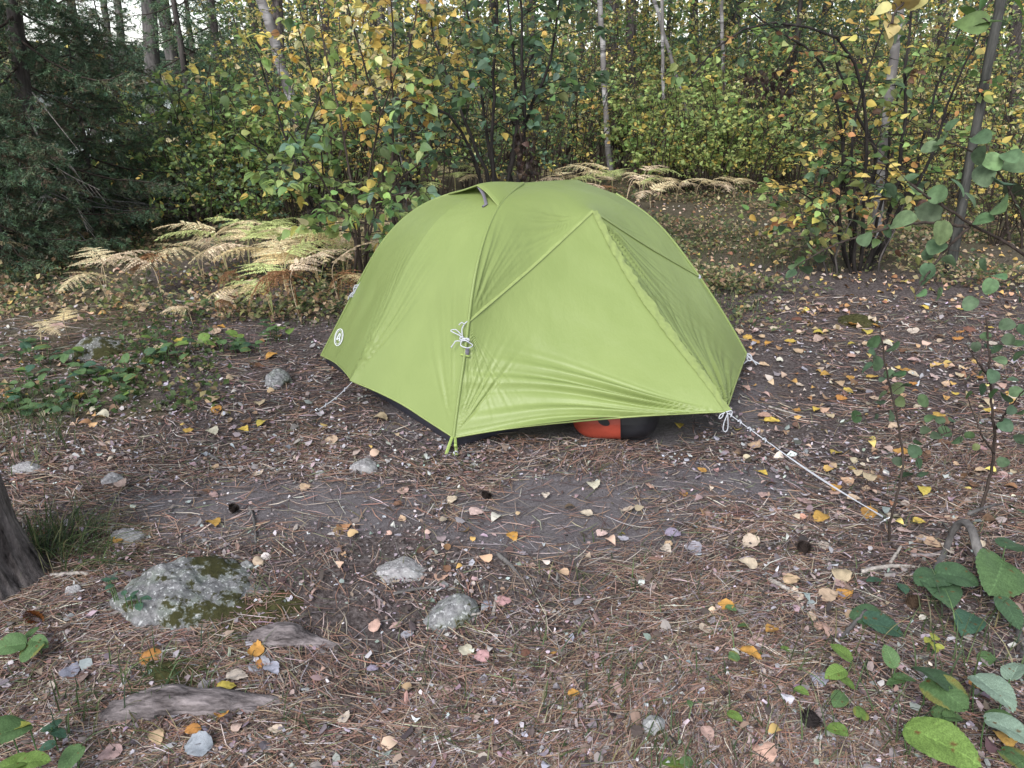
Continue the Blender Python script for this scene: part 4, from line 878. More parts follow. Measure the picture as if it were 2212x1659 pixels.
# ------------------------------------------------------------------ the fallen leaves that show as leaves: one object each
LEAFSETS = {}
LC = {'yellow': (.54, .40, .09), 'golden orange': (.47, .26, .07), 'pale tan': (.50, .37, .25), 'cream': (.55, .47, .37), 'brown': (.17, .095, .06), 'pinkish': (.44, .30, .26), 'silvery grey': (.32, .32, .36)}
def dryleafmesh(cn, k):
    key = (cn, k)
    if key not in LEAFSETS:
        r = np.random.default_rng(100 + k); V, T = leaf2([OVATE, OVATE, ROUND][k % 3], 12, (0, .5, .85, 1), r.uniform(-.06, .14), r.uniform(-.25, .4), .035, .05, k); V = V - [0, .5, 0]; V[:, 2] += .3 * r.normal() * V[:, 0] * V[:, 1] + r.uniform(0, .5) * np.maximum(0, V[:, 0] - .15) ** 1.5; V[:, 2] -= V[:, 2].min()
        mb = MB(); c = np.array(LC[cn]) * (1 + .07 * r.normal(size=(len(V), 1))) * (1 + .05 * r.normal(size=(1, 3))); c[np.abs(V[:, 0]) < .01] *= 1.12; c[r.random(len(V)) < .07] *= .55; mb.add(V, T, np.clip(c, .01, .8))
        st = np.array([[0, -.5, V[0, 2]], [.03, -.68, V[0, 2] + .05], [.08, -.85, .05]]); tube(mb, smoothc(st, 6), .014, .01, 4, np.array(LC[cn]) * .8); LEAFSETS[key] = mb.mesh('fallen_leaf', M['dryleaf'])
    return LEAFSETS[key]
def zone(u, v):
    if v > 1420: return 'in the needles at the bottom left' if u < 740 else ('in the needles at the bottom centre' if u < 1350 else 'among green leaves at the bottom right')
    if v > 1180: return 'around the lichen boulder' if u < 640 else ('near the round grey rock' if u < 1200 else ('in the litter right of the bare soil' if u < 1750 else 'near the foot of the right saplings'))
    if v > 900: return 'on the soil right of the pine trunk' if u < 620 else ('on the soil in front of the tent corner' if u < 1150 else ('on the bare soil before the tent door' if u < 1600 else 'beside the long white guy line'))
    if v > 640: return 'along the herbs at the left' if u < 420 else ('left of the tent' if u < 900 else 'on the ground right of the tent')
    return 'under the ferns at the left' if u < 900 else 'on the far ground behind the tent'
NL = [0]; lr = np.random.default_rng(9)
def fallen(u, v, spx, cn, rz=None, tilt=.13, lab=None):
    p = gpz(u, v); zz = p[1] * cT + CAM_H * sT; s = spx / FPX * zz; k = int(lr.integers(0, 7)); o = link('fallen_leaf', dryleafmesh(cn, k)); NL[0] += 1
    o.location = (p[0], p[1], p[2] + .004 + .012 * lr.random()); o.rotation_euler = (lr.normal() * tilt, lr.normal() * tilt, lr.uniform(0, 6.28) if rz is None else rz); o.scale = (s,) * 3
    tag(o, lab or f'{cn} fallen leaf lying {zone(u, v)}', 'fallen leaf', 'fallen leaves lying singly on the ground'); return o
for u, v, s, c, lab in [(333, 1432, 52, 'golden orange', 'broad orange leaf standing up in the litter between boulder and long root'), (556, 1415, 46, 'golden orange', 'orange leaf at the right end of the humped root'), (492, 1498, 42, 'yellow', 'round golden leaf resting on top of the long root'), (516, 1470, 50, 'cream', 'twisted tan leaf tipped above the long root'), (482, 1545, 40, 'golden orange', 'orange leaf just under the long root'), (421, 1588, 34, 'golden orange', None), (343, 1605, 42, 'pale tan', None), (108, 1490, 40, 'cream', None), (240, 1642, 52, 'pinkish', 'pinkish curled leaf at the bottom left edge'), (262, 1168, 34, 'golden orange', 'orange leaf in front of the flat white stone'), (462, 1138, 34, 'golden orange', None), (823, 911, 34, 'pale tan', 'tan leaf alone on the soil near the end of the tent'), (718, 955, 36, 'pale tan', None), (460, 938, 30, 'cream', None), (872, 1062, 34, 'pinkish', None), (978, 1084, 30, 'cream', None), (1030, 1115, 34, 'cream', None), (1108, 1170, 34, 'golden orange', 'orange leaf at the edge of the bare soil patch'), (1178, 1078, 24, 'cream', None), (1300, 1162, 26, 'cream', None), (1282, 1060, 34, 'cream', None), (1356, 1108, 32, 'cream', None), (1265, 1118, 30, 'cream', None), (1477, 1074, 26, 'golden orange', None), (1440, 1193, 30, 'cream', None), (1402, 1060, 24, 'pale tan', None), (1468, 918, 28, 'yellow', 'yellow green leaf in the shade behind the vestibule tip'), (1618, 1176, 46, 'cream', 'whitish leaf right of the bare soil patch'), (1612, 1225, 44, 'cream', None), (1780, 1178, 32, 'cream', None), (1772, 1120, 36, 'golden orange', None), (1803, 978, 34, 'yellow', 'bright yellow leaf just above the long guy line'), (1803, 1060, 34, 'golden orange', 'orange leaf lying under the long guy line'), (1875, 1115, 44, 'golden orange', 'orange leaf at the ground end of the long guy line'), (1925, 1122, 36, 'cream', None), (1632, 962, 36, 'pale tan', None), (1618, 944, 22, 'pinkish', None), (1563, 1320, 44, 'golden orange', None), (1558, 1318, 32, 'cream', None), (1815, 1244, 46, 'pale tan', 'curled tan leaf standing on edge right of the pale stick'), (1790, 1372, 50, 'pinkish', 'pinkish leaf beside the grey twig under a folded green leaf'), (1842, 1340, 48, 'pale tan', None), (1790, 1294, 48, 'pale tan', None), (1825, 1285, 40, 'golden orange', None), (1818, 1262, 34, 'pinkish', None), (1716, 1290, 46, 'cream', 'pale crumpled leaf at the end of the thick pale stick'), (1710, 1262, 40, 'pale tan', None), (1688, 1250, 32, 'pinkish', None), (1632, 1398, 42, 'pinkish', None), (1663, 1372, 36, 'golden orange', None), (1685, 1384, 34, 'brown', None), (1528, 1372, 42, 'cream', None), (1620, 1425, 48, 'golden orange', 'orange folded leaf right of a small round green leaf'), (1622, 1462, 44, 'golden orange', None), (1527, 1600, 40, 'pinkish', None), (1650, 1632, 60, 'pale tan', 'long curled tan leaf at the bottom edge'), (1992, 1490, 46, 'pinkish', 'pinkish folded leaf lying on the dark round leaf'), (2112, 1490, 40, 'golden orange', 'rusty leaf between the dark and the silvery big leaves'), (2168, 1608, 52, 'golden orange', 'orange leaf at the bottom right corner'), (2148, 1560, 42, 'cream', None), (1975, 1566, 38, 'yellow', 'yellow leaf touching the tip of the bright oval leaf'), (1753, 1340, 30, 'pale tan', None), (1773, 1358, 30, 'pale tan', None), (2045, 1194, 42, 'cream', 'cream leaf hung on the foot of the arching dead branch'), (2015, 1183, 46, 'pale tan', None), (2000, 1172, 40, 'pale tan', None), (2107, 1185, 32, 'cream', None), (1228, 1478, 44, 'pale tan', None), (1200, 1410, 30, 'golden orange', None), (1133, 1412, 26, 'brown', None), (1042, 1418, 36, 'pinkish', None), (1200, 1455, 42, 'pinkish', None), (960, 1490, 44, 'pinkish', None), (812, 1352, 36, 'pinkish', None), (855, 1352, 30, 'pinkish', None), (882, 1368, 34, 'silvery grey', None), (1085, 1300, 36, 'pinkish', None), (1056, 1305, 34, 'silvery grey', None), (560, 1440, 60, 'silvery grey', 'large silvery leaf below the humped root'), (590, 1455, 44, 'silvery grey', None), (430, 1625, 60, 'silvery grey', None), (155, 1455, 52, 'silvery grey', None), (42, 1470, 48, 'silvery grey', None), (300, 1560, 46, 'pinkish', 'brownish pink flake leaning on the front of the long root'), (1500, 1190, 48, 'silvery grey', 'silvery oak leaf in the litter right of the bare soil'), (1454, 1158, 34, 'silvery grey', None), (1768, 1478, 50, 'silvery grey', None), (1232, 1385, 28, 'silvery grey', None), (60, 655, 0, '', None)]:
    if s: fallen(u, v, s, c, lab=lab)
ks = list(LC); wts = {'r': [2, 3, 4.5, 3, 1.2, 2.2, .3], 'n': [.6, .8, 2, 3, .8, 3, 3], 'l': [2, 2, 4, 4, 1, 2, .5]}
taken = []
def rain(n, u0, u1, v0, v1, s0, s1, wk):
    w = np.array(wts[wk], float); w /= w.sum(); c = 0
    while c < n:
        u, v = lr.uniform(u0, u1), lr.uniform(v0, v1); p = gp(u, v)
        if in_tent(np.array([p[0]]), np.array([p[1]]), 1.02)[0]: continue
        if any((u - a) ** 2 + (v - b) ** 2 < 14 ** 2 for a, b in taken): continue
        taken.append((u, v)); fallen(u, v, lr.uniform(s0, s1), ks[lr.choice(7, p=w)]); c += 1
rain(80, 1585, 2205, 660, 900, 17, 28, 'r'); rain(34, 1610, 2205, 900, 1170, 20, 34, 'r'); rain(22, 0, 640, 690, 900, 22, 36, 'l'); rain(14, 60, 700, 880, 1080, 20, 34, 'l')
rain(8, 760, 1560, 1000, 1400, 18, 26, 'n'); rain(12, 300, 1450, 1380, 1640, 24, 38, 'n')
print('fallen leaves', NL[0])
# ------------------------------------------------------------------ ferns
def frond_mesh(seed, col, wilt=0., stalk=.45):
    """one bracken frond, about 1 unit long in the blade, stalk included; base at the origin"""
    r = np.random.default_rng(seed); mb = MB(); n = 11; s = np.linspace(0, 1, 22)
    bl = np.stack([.12 + 0 * s + (.95 - .35 * wilt) * s, .08 * r.normal() * s ** 2, stalk + .40 * s - (.34 + .55 * wilt) * s ** 2], 1)
    st = np.concatenate([np.stack([np.linspace(0, .12, 8) ** 1.2 * .9, 0 * np.linspace(0, 1, 8), np.linspace(0, stalk, 8)], 1)[:-1], bl]); c0 = np.array(col)
    tube(mb, smoothc(st, 30), .008, .003, 5, c0 * .75); T = unit(np.gradient(bl, axis=0)); P_, D_, N_, S_, C_ = [], [], [], [], []
    for i in range(n):
        f = (i + .3) / n; j = f * 21; k = int(j); p = bl[k] + (j - k) * (bl[min(k + 1, 21)] - bl[k]); t = T[k]; side = unit(np.cross(t, up)); L = .50 * (1 - f) ** .9 + .03; L *= r.uniform(.85, 1.1); nv = np.cross(side, t)
        for sg in (-1, 1):
            d = unit(side * sg + t * (.35 + .4 * f) + nv * r.normal() * .12 + up * (-.10 - .55 * wilt * r.random())); m = max(5, int(L * 46)); q = np.linspace(.04, 1, m); pts = p + d * L * q[:, None] + up * (-.10 - .35 * wilt) * L * q[:, None] ** 2
            tube(mb, pts[[0, m // 2, m - 1]], .0035, .0012, 3, c0 * .8); bd = unit(np.cross(d, nv)); ll = (.040 * (1 - q) ** .6 + .008) * (.7 + .5 * L / .46)
            for sg2 in (-1, 1):
                dd = unit(bd * sg2 * .9 + d * .55 + r.normal(size=(m, 3)) * (.10 + .25 * wilt)); P_.append(pts); D_.append(dd); N_.append(nv + 0 * dd + r.normal(size=(m, 3)) * (.15 + .5 * wilt)); S_.append(ll)
                base = c0 * (1 + .12 * r.normal()); C_.append(np.clip(base * (1 + .10 * r.normal(size=(m, 1))), .01, .8))
    cloud(mb, np.concatenate(P_), np.concatenate(D_), np.concatenate(N_), np.concatenate(S_), np.concatenate(C_), 'n'); return mb.mesh('frond', M['fern'], False)
FC = {'cream': (.76, .63, .39), 'straw': (.72, .58, .32), 'lime': (.48, .54, .23), 'rust': (.24, .13, .065), 'green': (.18, .26, .09), 'sand': (.70, .56, .40)}
FM = {}
def fern(u, v, hpx, kinds, label=None, tmpl=None, az=None, group='bracken ferns', wilt=0):
    p = gpz(u, v); zz = p[1] * cT - (p[2] - CAM_H) * sT; S = hpx / FPX * zz / .80; r = np.random.default_rng(int(u * 7 + v))
    t = thing('bracken_fern', label or 'bracken fern', 'fern', tuple(p), group); t.scale = (S,) * 3
    for i, k in enumerate(kinds):
        key = (k, int(r.integers(0, 3)), wilt or (k == 'rust') * .8)
        if key not in FM: FM[key] = frond_mesh(len(FM) + 40, FC[k], key[2] + .1 * key[1], (.66, .74, .58)[key[1]])
        o = link('frond', FM[key], None, t); o.rotation_euler = (r.normal() * .10, r.normal() * .10, -1.57 + r.normal() * .5 + (i - (len(kinds) - 1) / 2) * 1.9 + (3.14 if r.random() < .18 else 0)); o.scale = (r.uniform(.8, 1.1),) * 3
    if tmpl: ordered(t, tmpl)
    return t
for a in [(235, 655, 88, ['cream', 'cream', 'sand'], 'pale cream fern standing alone in front of the dark spruce'), (352, 650, 92, ['sand', 'rust'], 'tan fern with a hanging brown frond right of the pale cream fern'), (443, 615, 95, ['cream', 'sand'], 'sand coloured fern between the spruce and the fern thicket'), (592, 690, 85, ['lime', 'lime', 'straw'], 'yellow green fern nearest the left side of the tent'), (648, 690, 90, ['rust', 'rust', 'sand'], 'rusty dead fern drooping beside the tent'), (418, 705, 46, ['cream', 'sand'], 'low cream fern over the green herbs'), (470, 690, 45, ['sand', 'rust'], 'low tan and brown fern left of the yellow green fern'), (90, 745, 46, ['cream', 'cream'], 'small cream fern above the herbs at the left edge'), (150, 735, 40, ['sand', 'straw'], 'small tan fern beside the left cream fern'), (60, 585, 52, ['cream'], 'small pale fern under the spruce at the left edge'), (735, 665, 95, ['rust', 'straw', 'sand'], 'brown and straw fern touching the left wall of the tent'), (530, 640, 50, ['rust', 'sand'], 'withered brown fern low in the thicket'), (300, 690, 34, ['straw', 'sand'], 'small straw fern behind the green herbs')]:
    fern(a[0], a[1], a[2] * 1.2, a[3], a[4])
fr = np.random.default_rng(3)
for u, v, h, k in [(495, 600, 90, ['cream', 'lime']), (540, 590, 85, ['lime', 'cream', 'lime']), (590, 610, 95, ['lime', 'straw', 'cream']), (640, 600, 90, ['straw', 'lime']), (690, 620, 95, ['cream', 'straw', 'cream']), (745, 610, 85, ['straw', 'lime']), (790, 600, 70, ['cream', 'sand']), (620, 640, 80, ['straw', 'lime', 'cream']), (560, 570, 70, ['cream', 'straw']), (700, 570, 75, ['cream', 'lime']), (780, 560, 70, ['lime', 'cream']), (660, 565, 60, ['lime', 'cream']), (465, 575, 60, ['cream', 'sand'])]:
    fern(u, v, h * 1.22, k + ['cream' if 'lime' in k else 'lime'], tmpl='yellow and cream fern in the thicket left of the tent, {o} from the left')
for u, v, h, k in [(930, 440, 40, ['cream', 'lime']), (985, 435, 42, ['cream', 'lime']), (1040, 432, 44, ['lime', 'cream', 'cream']), (1180, 425, 36, ['cream', 'lime']), (1225, 430, 42, ['sand', 'cream', 'lime']), (1262, 420, 38, ['cream', 'lime']), (1290, 432, 46, ['cream', 'sand', 'lime']), (1325, 425, 52, ['cream', 'lime', 'cream']), (1352, 440, 44, ['sand', 'cream']), (1385, 425, 44, ['cream', 'lime', 'sand']), (1425, 436, 40, ['lime', 'cream']), (1460, 440, 40, ['cream', 'cream']), (1500, 432, 36, ['sand', 'cream']), (1545, 436, 38, ['cream', 'sand']), (1585, 430, 36, ['cream', 'cream', 'sand']), (1620, 436, 30, ['cream', 'lime']), (1310, 452, 40, ['sand', 'rust']), (1405, 455, 34, ['sand', 'cream'])]:
    fern(u, v, h * 1.5, k, tmpl='cream coloured fern behind the tent roof, {o} from the left of that row')

# ------------------------------------------------------------------ conifers
def conifer_bits(rng, wood, P_, D_, base, tip, rb, dens, twl, dead=False, sag=.25):
    k = 9; s = np.linspace(0, 1, k)[:, None]; L = np.linalg.norm(tip - base); d = unit(tip - base)
    pts = base + (tip - base) * s - np.array([0, 0, 1]) * sag * L * (s * (1 - s)) * 1.6 + rng.normal(size=(k, 3)) * .02 * L * s; tube(wood, pts, rb, max(.002, rb * .25), 5)
    side = unit(np.cross(d, up)); m = int(L * dens)
    for q in range(m):
        f = rng.uniform(.12, 1) if not dead else rng.uniform(.3, 1); j = f * (k - 1); i = min(int(j), k - 2); p = pts[i] + (j - i) * (pts[i + 1] - pts[i]); sg = rng.choice([-1, 1])
        dd = unit(side * sg * rng.uniform(.5, 1.1) + d * rng.uniform(.4, 1.1) + up * rng.uniform(-.75, .15)); l = twl * rng.uniform(.45, 1.2) * (1.15 - .6 * f)
        e = p + dd * l - up * .18 * l; tube(wood, np.stack([p, .5 * (p + e) + up * .03 * l, e]), .0022, .001, 3)
        if not dead:
            P_.append((p, e)); 
            if l > .10:
                for w in range(3):
                    g = rng.uniform(.25, .85); p2 = p + (e - p) * g; e2 = p2 + unit(dd + rng.normal(size=3) * .6 - up * .25) * l * .45; P_.append((p2, e2))
def spruce(name, label, ht, r0, blen, nb, z0, seed, dens=34, twl=.24, pal=None, deadn=0, lean=(0, 0), loc=(0, 0, 0), bark='bark', nl=.036, group=None, topcut=None, sag=.25, nden=200):
    rng = np.random.default_rng(seed); t = thing(name, label, 'tree', loc, group); ln = arr(lean[0], lean[1], 0); z = np.linspace(-.1, ht, 30); tr = np.stack([z * ln[0], z * ln[1], z], 1); tr[:, :2] += .015 * rng.normal(size=(30, 2)).cumsum(0) * .3
    mb = MB(); lumpy_prof = r0 * (1 - .93 * np.linspace(0, 1, 30)) * (1 + .25 * np.exp(-np.maximum(z, 0) / .25)); tube(mb, tr, 0, prof=lumpy_prof, k=14); mb.obj('trunk', M[bark], t)
    wood = MB(); seg = []
    for b in range(nb):
        f = (b + rng.random()) / nb; zz = z0 + (ht - z0) * f ** 1.15; base = np.array([np.interp(zz, z, tr[:, 0]), np.interp(zz, z, tr[:, 1]), zz]); a = b * 2.399 + rng.normal() * .3; L = blen * (1 - f) ** .8 * rng.uniform(.7, 1.15) + .12
        conifer_bits(rng, wood, seg, None, base, base + np.array([math.cos(a), math.sin(a), -.32 * (1 - f) + .12 + rng.normal() * .1]) * L, .004 + .006 * L, dens, twl, sag=sag)
    wood.obj('limbs', M['twigbark'], t)
    if deadn:
        wood = MB()
        for b in range(deadn):
            zz = rng.uniform(.25, z0 + .35 * (ht - z0)); base = np.array([np.interp(zz, z, tr[:, 0]), np.interp(zz, z, tr[:, 1]), zz]); a = rng.uniform(0, 6.28); L = blen * rng.uniform(.5, 1.1)
            conifer_bits(rng, wood, seg, None, base, base + np.array([math.cos(a), math.sin(a), rng.uniform(-.75, -.1)]) * L, .009, 12, .25, True)
        wood.obj('dead_limbs', M['deadlimb'], t)
    S = np.array(seg); pv, ev = S[:, 0], S[:, 1]; L = np.linalg.norm(ev - pv, axis=1); cnt = np.maximum(5, (L * nden).astype(int)); idx = np.repeat(np.arange(len(S)), cnt); n = len(idx); f = rng.random(n)[:, None]
    d = unit(ev - pv)[idx]; p = pv[idx] + (ev - pv)[idx] * f; o = unit(np.cross(d, rng.normal(size=(n, 3)))); o = unit(o + up * .25); nd_ = unit(o * .8 + d * .75); w = unit(np.cross(nd_, rng.normal(size=(n, 3)))) * .0030 * (nl / .032); l = nl * rng.uniform(.6, 1.15, n)[:, None]
    V = np.stack([p - w, p + w, p + nd_ * l], 1).reshape(-1, 3); c = pick(rng, pal or [((.070, .115, .068), 4), ((.09, .135, .075), 3), ((.10, .10, .06), 1.6), ((.12, .095, .065), .8)], len(S))[idx]
    mb = MB(); mb.add(V, np.arange(3 * n).reshape(-1, 3), np.repeat(c, 3, 0)); mb.obj('needles', M['needle'], t, False); return t
M['deadlimb'] = bark_material('lichen_grey_limb', (.07, .07, .066), (.20, .20, .19), 30)
def base_at(u, Y, dv=0):
    """ground point at depth Y seen in column u"""
    zz = Y * cT + (CAM_H - 0) * sT; x = (u - 1106) / FPX * zz; return arr(x, Y, G(x, Y))
def lean_of(path, Y):
    a, b = atY(*path[0], Y), atY(*path[-1], Y); hi, lo = (a, b) if a[2] > b[2] else (b, a); return ((hi - lo) / (hi - lo)[2])[0]
# the dark spruces at the left
SP = [('tall dark spruce with a visible dark trunk and grey dead limbs at the left', 92, 7.2, 6.5, .085, 1.5, 64, .9, 14, (lean_of([(24, 0), (83, 467)], 7.2), 0)),
      ('dark spruce at the left edge with boughs sweeping to the ground', -70, 6.6, 5.5, .07, 1.5, 70, .25, 6, (0, 0)),
      ('young bushy spruce right of the tall spruce trunk', 215, 8.0, 2.0, .035, 1.3, 54, .12, 8, (.02, 0)),
      ('spruce behind the tall spruce trunk, brownish inside', 15, 9.0, 6.0, .08, 1.7, 70, .3, 8, (0, 0)),
      ('small dark spruce below the two straight pines', 300, 10.2, 2.6, .045, 1.2, 56, .2, 6, (-.02, 0)),
      ('dense spruce behind the tall spruce, boughs to the ground', 95, 10.2, 4.4, .06, 1.6, 70, .25, 8, (.01, 0)),
      ('low spreading spruce sapling at the foot of the tall spruce', 20, 6.3, 1.5, .022, .95, 46, .06, 2, (0, 0))]
for lab, u, Y, ht, r0, bl, nb, z0, dn, ln in SP:
    sp_t = spruce('spruce_tree', lab, ht, r0, bl, nb, z0, int(u * 3 + Y * 10) % 997, deadn=dn, lean=ln, loc=tuple(base_at(u, Y)), group='dark spruces at the left')
    if u == 92:
        mb = MB(); o_ = np.array(sp_t.location)
        for pth, rr in (([(58, 240), (72, 275), (100, 325), (128, 372)], .012), ([(62, 265), (95, 300), (130, 330), (165, 372)], .008), ([(55, 300), (44, 350), (38, 385), (64, 422)], .012), ([(75, 330), (150, 380), (215, 410)], .007), ([(70, 200), (110, 250), (150, 300)], .007), ([(85, 390), (165, 440), (190, 500)], .007)):
            Q = np.array([atY(a_, b_, 7.1 - .5 * i_ / len(pth)) for i_, (a_, b_) in enumerate(pth)]) - o_; tube(mb, smoothc(Q, 20), rr, .003, 6)
            for q_ in range(4): s_ = Q[1] + (Q[-1] - Q[1]) * (.2 + .2 * q_); tube(mb, np.stack([s_, s_ + arr(.08, -.03, -.10) * (1 + .3 * (q_ % 2))]), .004, .0015, 4)
        mb.obj('dead_limbs', M['deadwood'], sp_t)
hem = [((.10, .17, .10), 4), ((.13, .20, .11), 3), ((.15, .18, .09), 1)]
H_ = spruce('hemlock_tree', 'feathery green conifer right of the two straight pines', 6., .07, 1.7, 60, .5, 501, 20, .26, hem, 2, loc=tuple(base_at(430, 13.5)), nl=.05, nden=90, group='feathery green conifers')
for u, Y, s, rz, lab in [(445, 17, 1.1, 1.2, 'feathery green conifer in the gap between the pines and the leaning birch'), (500, 16, 1.15, 2.5, 'feathery green conifer left of the leaning white birch'), (1690, 15, 1.0, 4., 'green conifer behind the right stem clump'), (1740, 18, 1.3, .6, 'farther green conifer above the bright green bushes'), (1560, 20, 1.3, 3., 'faint green conifer between the bright bushes and the yellow birches')]:
    dup(H_, tuple(base_at(u, Y)), rz, s, lab, 'feathery green conifers')

# ------------------------------------------------------------------ tall trunks
PTOP = None
def pine_crown(seed=61):
    r = np.random.default_rng(seed); mb = MB(); n = 2600; c = r.normal(size=(26, 3)) * [.9, .9, .7] + [0, 0, .3]; i = r.integers(0, 26, n); p = c[i] + r.normal(size=(n, 3)) * .26; cloud(mb, p, unit(r.normal(size=(n, 3)) + [0, 0, .4]), r.normal(size=(n, 3)), r.uniform(.15, .32, n), pick(r, [((.04, .075, .035), 3), ((.06, .09, .04), 1)], n), (np.array([[0, 0, 0], [-.06, .5, 0], [0, 1, 0], [.06, .5, 0]], float), np.array([[0, 2, 1], [0, 3, 2]])))
    return mb.mesh('crown', M['needle'], False)
PCM = pine_crown()
def tall_trunk(name, label, path, Y, wpx, bark, cat='tree', ht=9.5, group=None, crown=True, twigs=0, seed=1):
    r = np.random.default_rng(seed); P = [atY(u, v, Y) for u, v in path]; P.sort(key=lambda p: p[2]); zz = Y * cT; R0 = wpx / FPX * (Y * cT + .3) / 2
    lo = P[0] + (P[0] - P[1]) / max(1e-6, (P[1] - P[0])[2]) * (P[0][2] - G(P[0][0], Y) + .05); lo = arr(np.clip(lo[0], P[0][0] - .5, P[0][0] + .5), Y, G(P[0][0], Y) - .05); dh = unit(P[-1] - P[0]); top = P[-1] + dh * (ht - P[-1][2]) / dh[2]
    pts = smoothc(np.array([lo] + P + [top]), 40); t = thing(name, label, cat, tuple(lo), group); pts = pts - lo; pts[1:-1, :2] += (r.normal(size=(38, 2)) * .004 * Y / 8); z = pts[:, 2]
    prof = R0 * (1.12 - .5 * z / z[-1]) * (1 + .3 * np.exp(-z / .3)); mb = MB(); tube(mb, pts, 0, prof=prof, k=16); mb.obj('trunk', M[bark], t)
    if twigs:
        mb = MB()
        for q in range(twigs):
            zz_ = r.uniform(1.0, 5); b = np.array([np.interp(zz_, z, pts[:, k]) for k in range(3)]); a = r.uniform(0, 6.28); L = r.uniform(.3, 1.1); e = b + np.array([math.cos(a), math.sin(a), r.uniform(-.3, .5)]) * L; tube(mb, smoothc(np.array([b, .5 * (b + e) + up * .08 * L, e]), 8), .011, .003, 4)
            for w in range(3): g = .3 + .25 * w; s0_ = b + (e - b) * g; tube(mb, np.stack([s0_, s0_ + unit(e - b + r.normal(size=3) * .4) * L * .35]), .005, .002, 3)
        mb.obj('branches', M[bark if bark != 'birch' else 'twigbark'], t)
    if crown: o = link('crown', PCM, None, t); o.location = tuple(pts[-1] + [0, 0, -.3]); o.scale = (1.6, 1.6, 1.8)
    return t
TT = [('pine_tree', 'straight grey pine, the left one of the pair against the sky', [(322, 0), (330, 160), (340, 300)], 15, 30, 'greybark', 6), ('pine_tree', 'straight pine just right of its grey twin against the sky', [(352, 0), (366, 120), (378, 160)], 17, 26, 'greybark', 5), ('pine_tree', 'thin grey pine trunk against the sky left of the pair', [(225, 0), (232, 60)], 20, 14, 'greybark', 6), ('pine_tree', 'thin pine trunk nearest the left of the sky gap', [(255, 0), (260, 60)], 22, 16, 'greybark', 6), ('pine_tree', 'slim pine trunk between the pair and the leaning birch', [(453, 0), (462, 90)], 21, 14, 'greybark', 4), ('pine_tree', 'dark pine trunk touching the right side of the leaning birch', [(598, 0), (603, 120)], 13, 24, 'pinebark', 2),
      ('pine_tree', 'dark grey trunk behind the yellow leaves left of centre', [(822, 0), (826, 200)], 15, 17, 'greybark', 2), ('pine_tree', 'broad dark trunk just right of the white birch at centre', [(1324, 0), (1326, 150)], 16, 19, 'pinebark', 2), ('pine_tree', 'broad dark trunk second to the right of the white birch at centre', [(1362, 0), (1362, 160)], 16.5, 21, 'pinebark', 2), ('pine_tree', 'narrow dark trunk left of the white birch at centre', [(1254, 0), (1256, 180)], 18, 12, 'pinebark', 2), ('pine_tree', 'dark trunk far behind the centre stem clump', [(1150, 0), (1150, 200)], 19, 15, 'pinebark', 0), ('pine_tree', 'dark trunk behind the left golden saplings', [(705, 0), (707, 200)], 17, 15, 'pinebark', 2),
      ('pine_tree', 'dark trunk far behind the bright bushes', [(1500, 60), (1502, 270)], 21, 17, 'pinebark', 2), ('pine_tree', 'dark trunk between the right stem clump and the birch', [(1700, 100), (1702, 300)], 18, 16, 'pinebark', 0), ('pine_tree', 'shadowy trunk behind the leafy branch at the right', [(2040, 0), (2030, 300)], 15, 22, 'pinebark', 0), ('pine_tree', 'dark trunk at the far right edge behind the grey maple', [(2195, 0), (2185, 300)], 13, 24, 'pinebark', 0),
      ('birch_tree', 'leaning white birch at the left behind the green shrubs', [(563, 0), (588, 66), (603, 133), (636, 227), (645, 265)], 11, 20, 'birch', 8), ('birch_tree', 'white birch trunk behind the golden leaves', [(840, -20), (843, 20), (848, 80)], 13, 9, 'birch', 4), ('birch_tree', 'short visible white birch behind the top of the golden leaves', [(925, 0), (944, 90)], 14, 10, 'birch', 4), ('birch_tree', 'slender white birch at the centre right of the stem clump', [(1297, 0), (1301, 100), (1306, 227), (1312, 300)], 12, 11, 'birch', 8), ('birch_tree', 'thin white birch left of the bright green bushes', [(1431, 60), (1430, 117), (1433, 273)], 13, 7, 'birch', 6), ('birch_tree', 'speckled white birch inside the right stem clump', [(1948, 10), (1922, 160), (1908, 300), (1893, 467), (1888, 560)], 7.0, 18, 'birch', 6),
      ('maple_tree', 'smooth grey leaning trunk at the right, dark at its foot', [(2161, 0), (2128, 187), (2098, 333), (2081, 400), (2052, 580)], 6.2, 18, 'darkgrey', 9), ('birch_tree', 'thin white birch stem deep behind the right bushes', [(1477, 225), (1490, 270)], 14, 8, 'birch', 2), ('birch_tree', 'pale birch stem behind the right stem clump', [(1562, 130), (1568, 300)], 15, 8, 'birch', 4), ('birch_tree', 'pale slanting birch left of the centre stem clump', [(1020, 110), (1032, 190)], 15, 9, 'birch', 2)]
for i, (n_, lab, path, Y, w, bk, tw) in enumerate(TT):
    tall_trunk(n_, lab, path, Y, w, bk, twigs=tw, seed=i + 5, group={'p': 'dark pine trunks', 'b': 'white birches', 'm': None}[n_[0]])

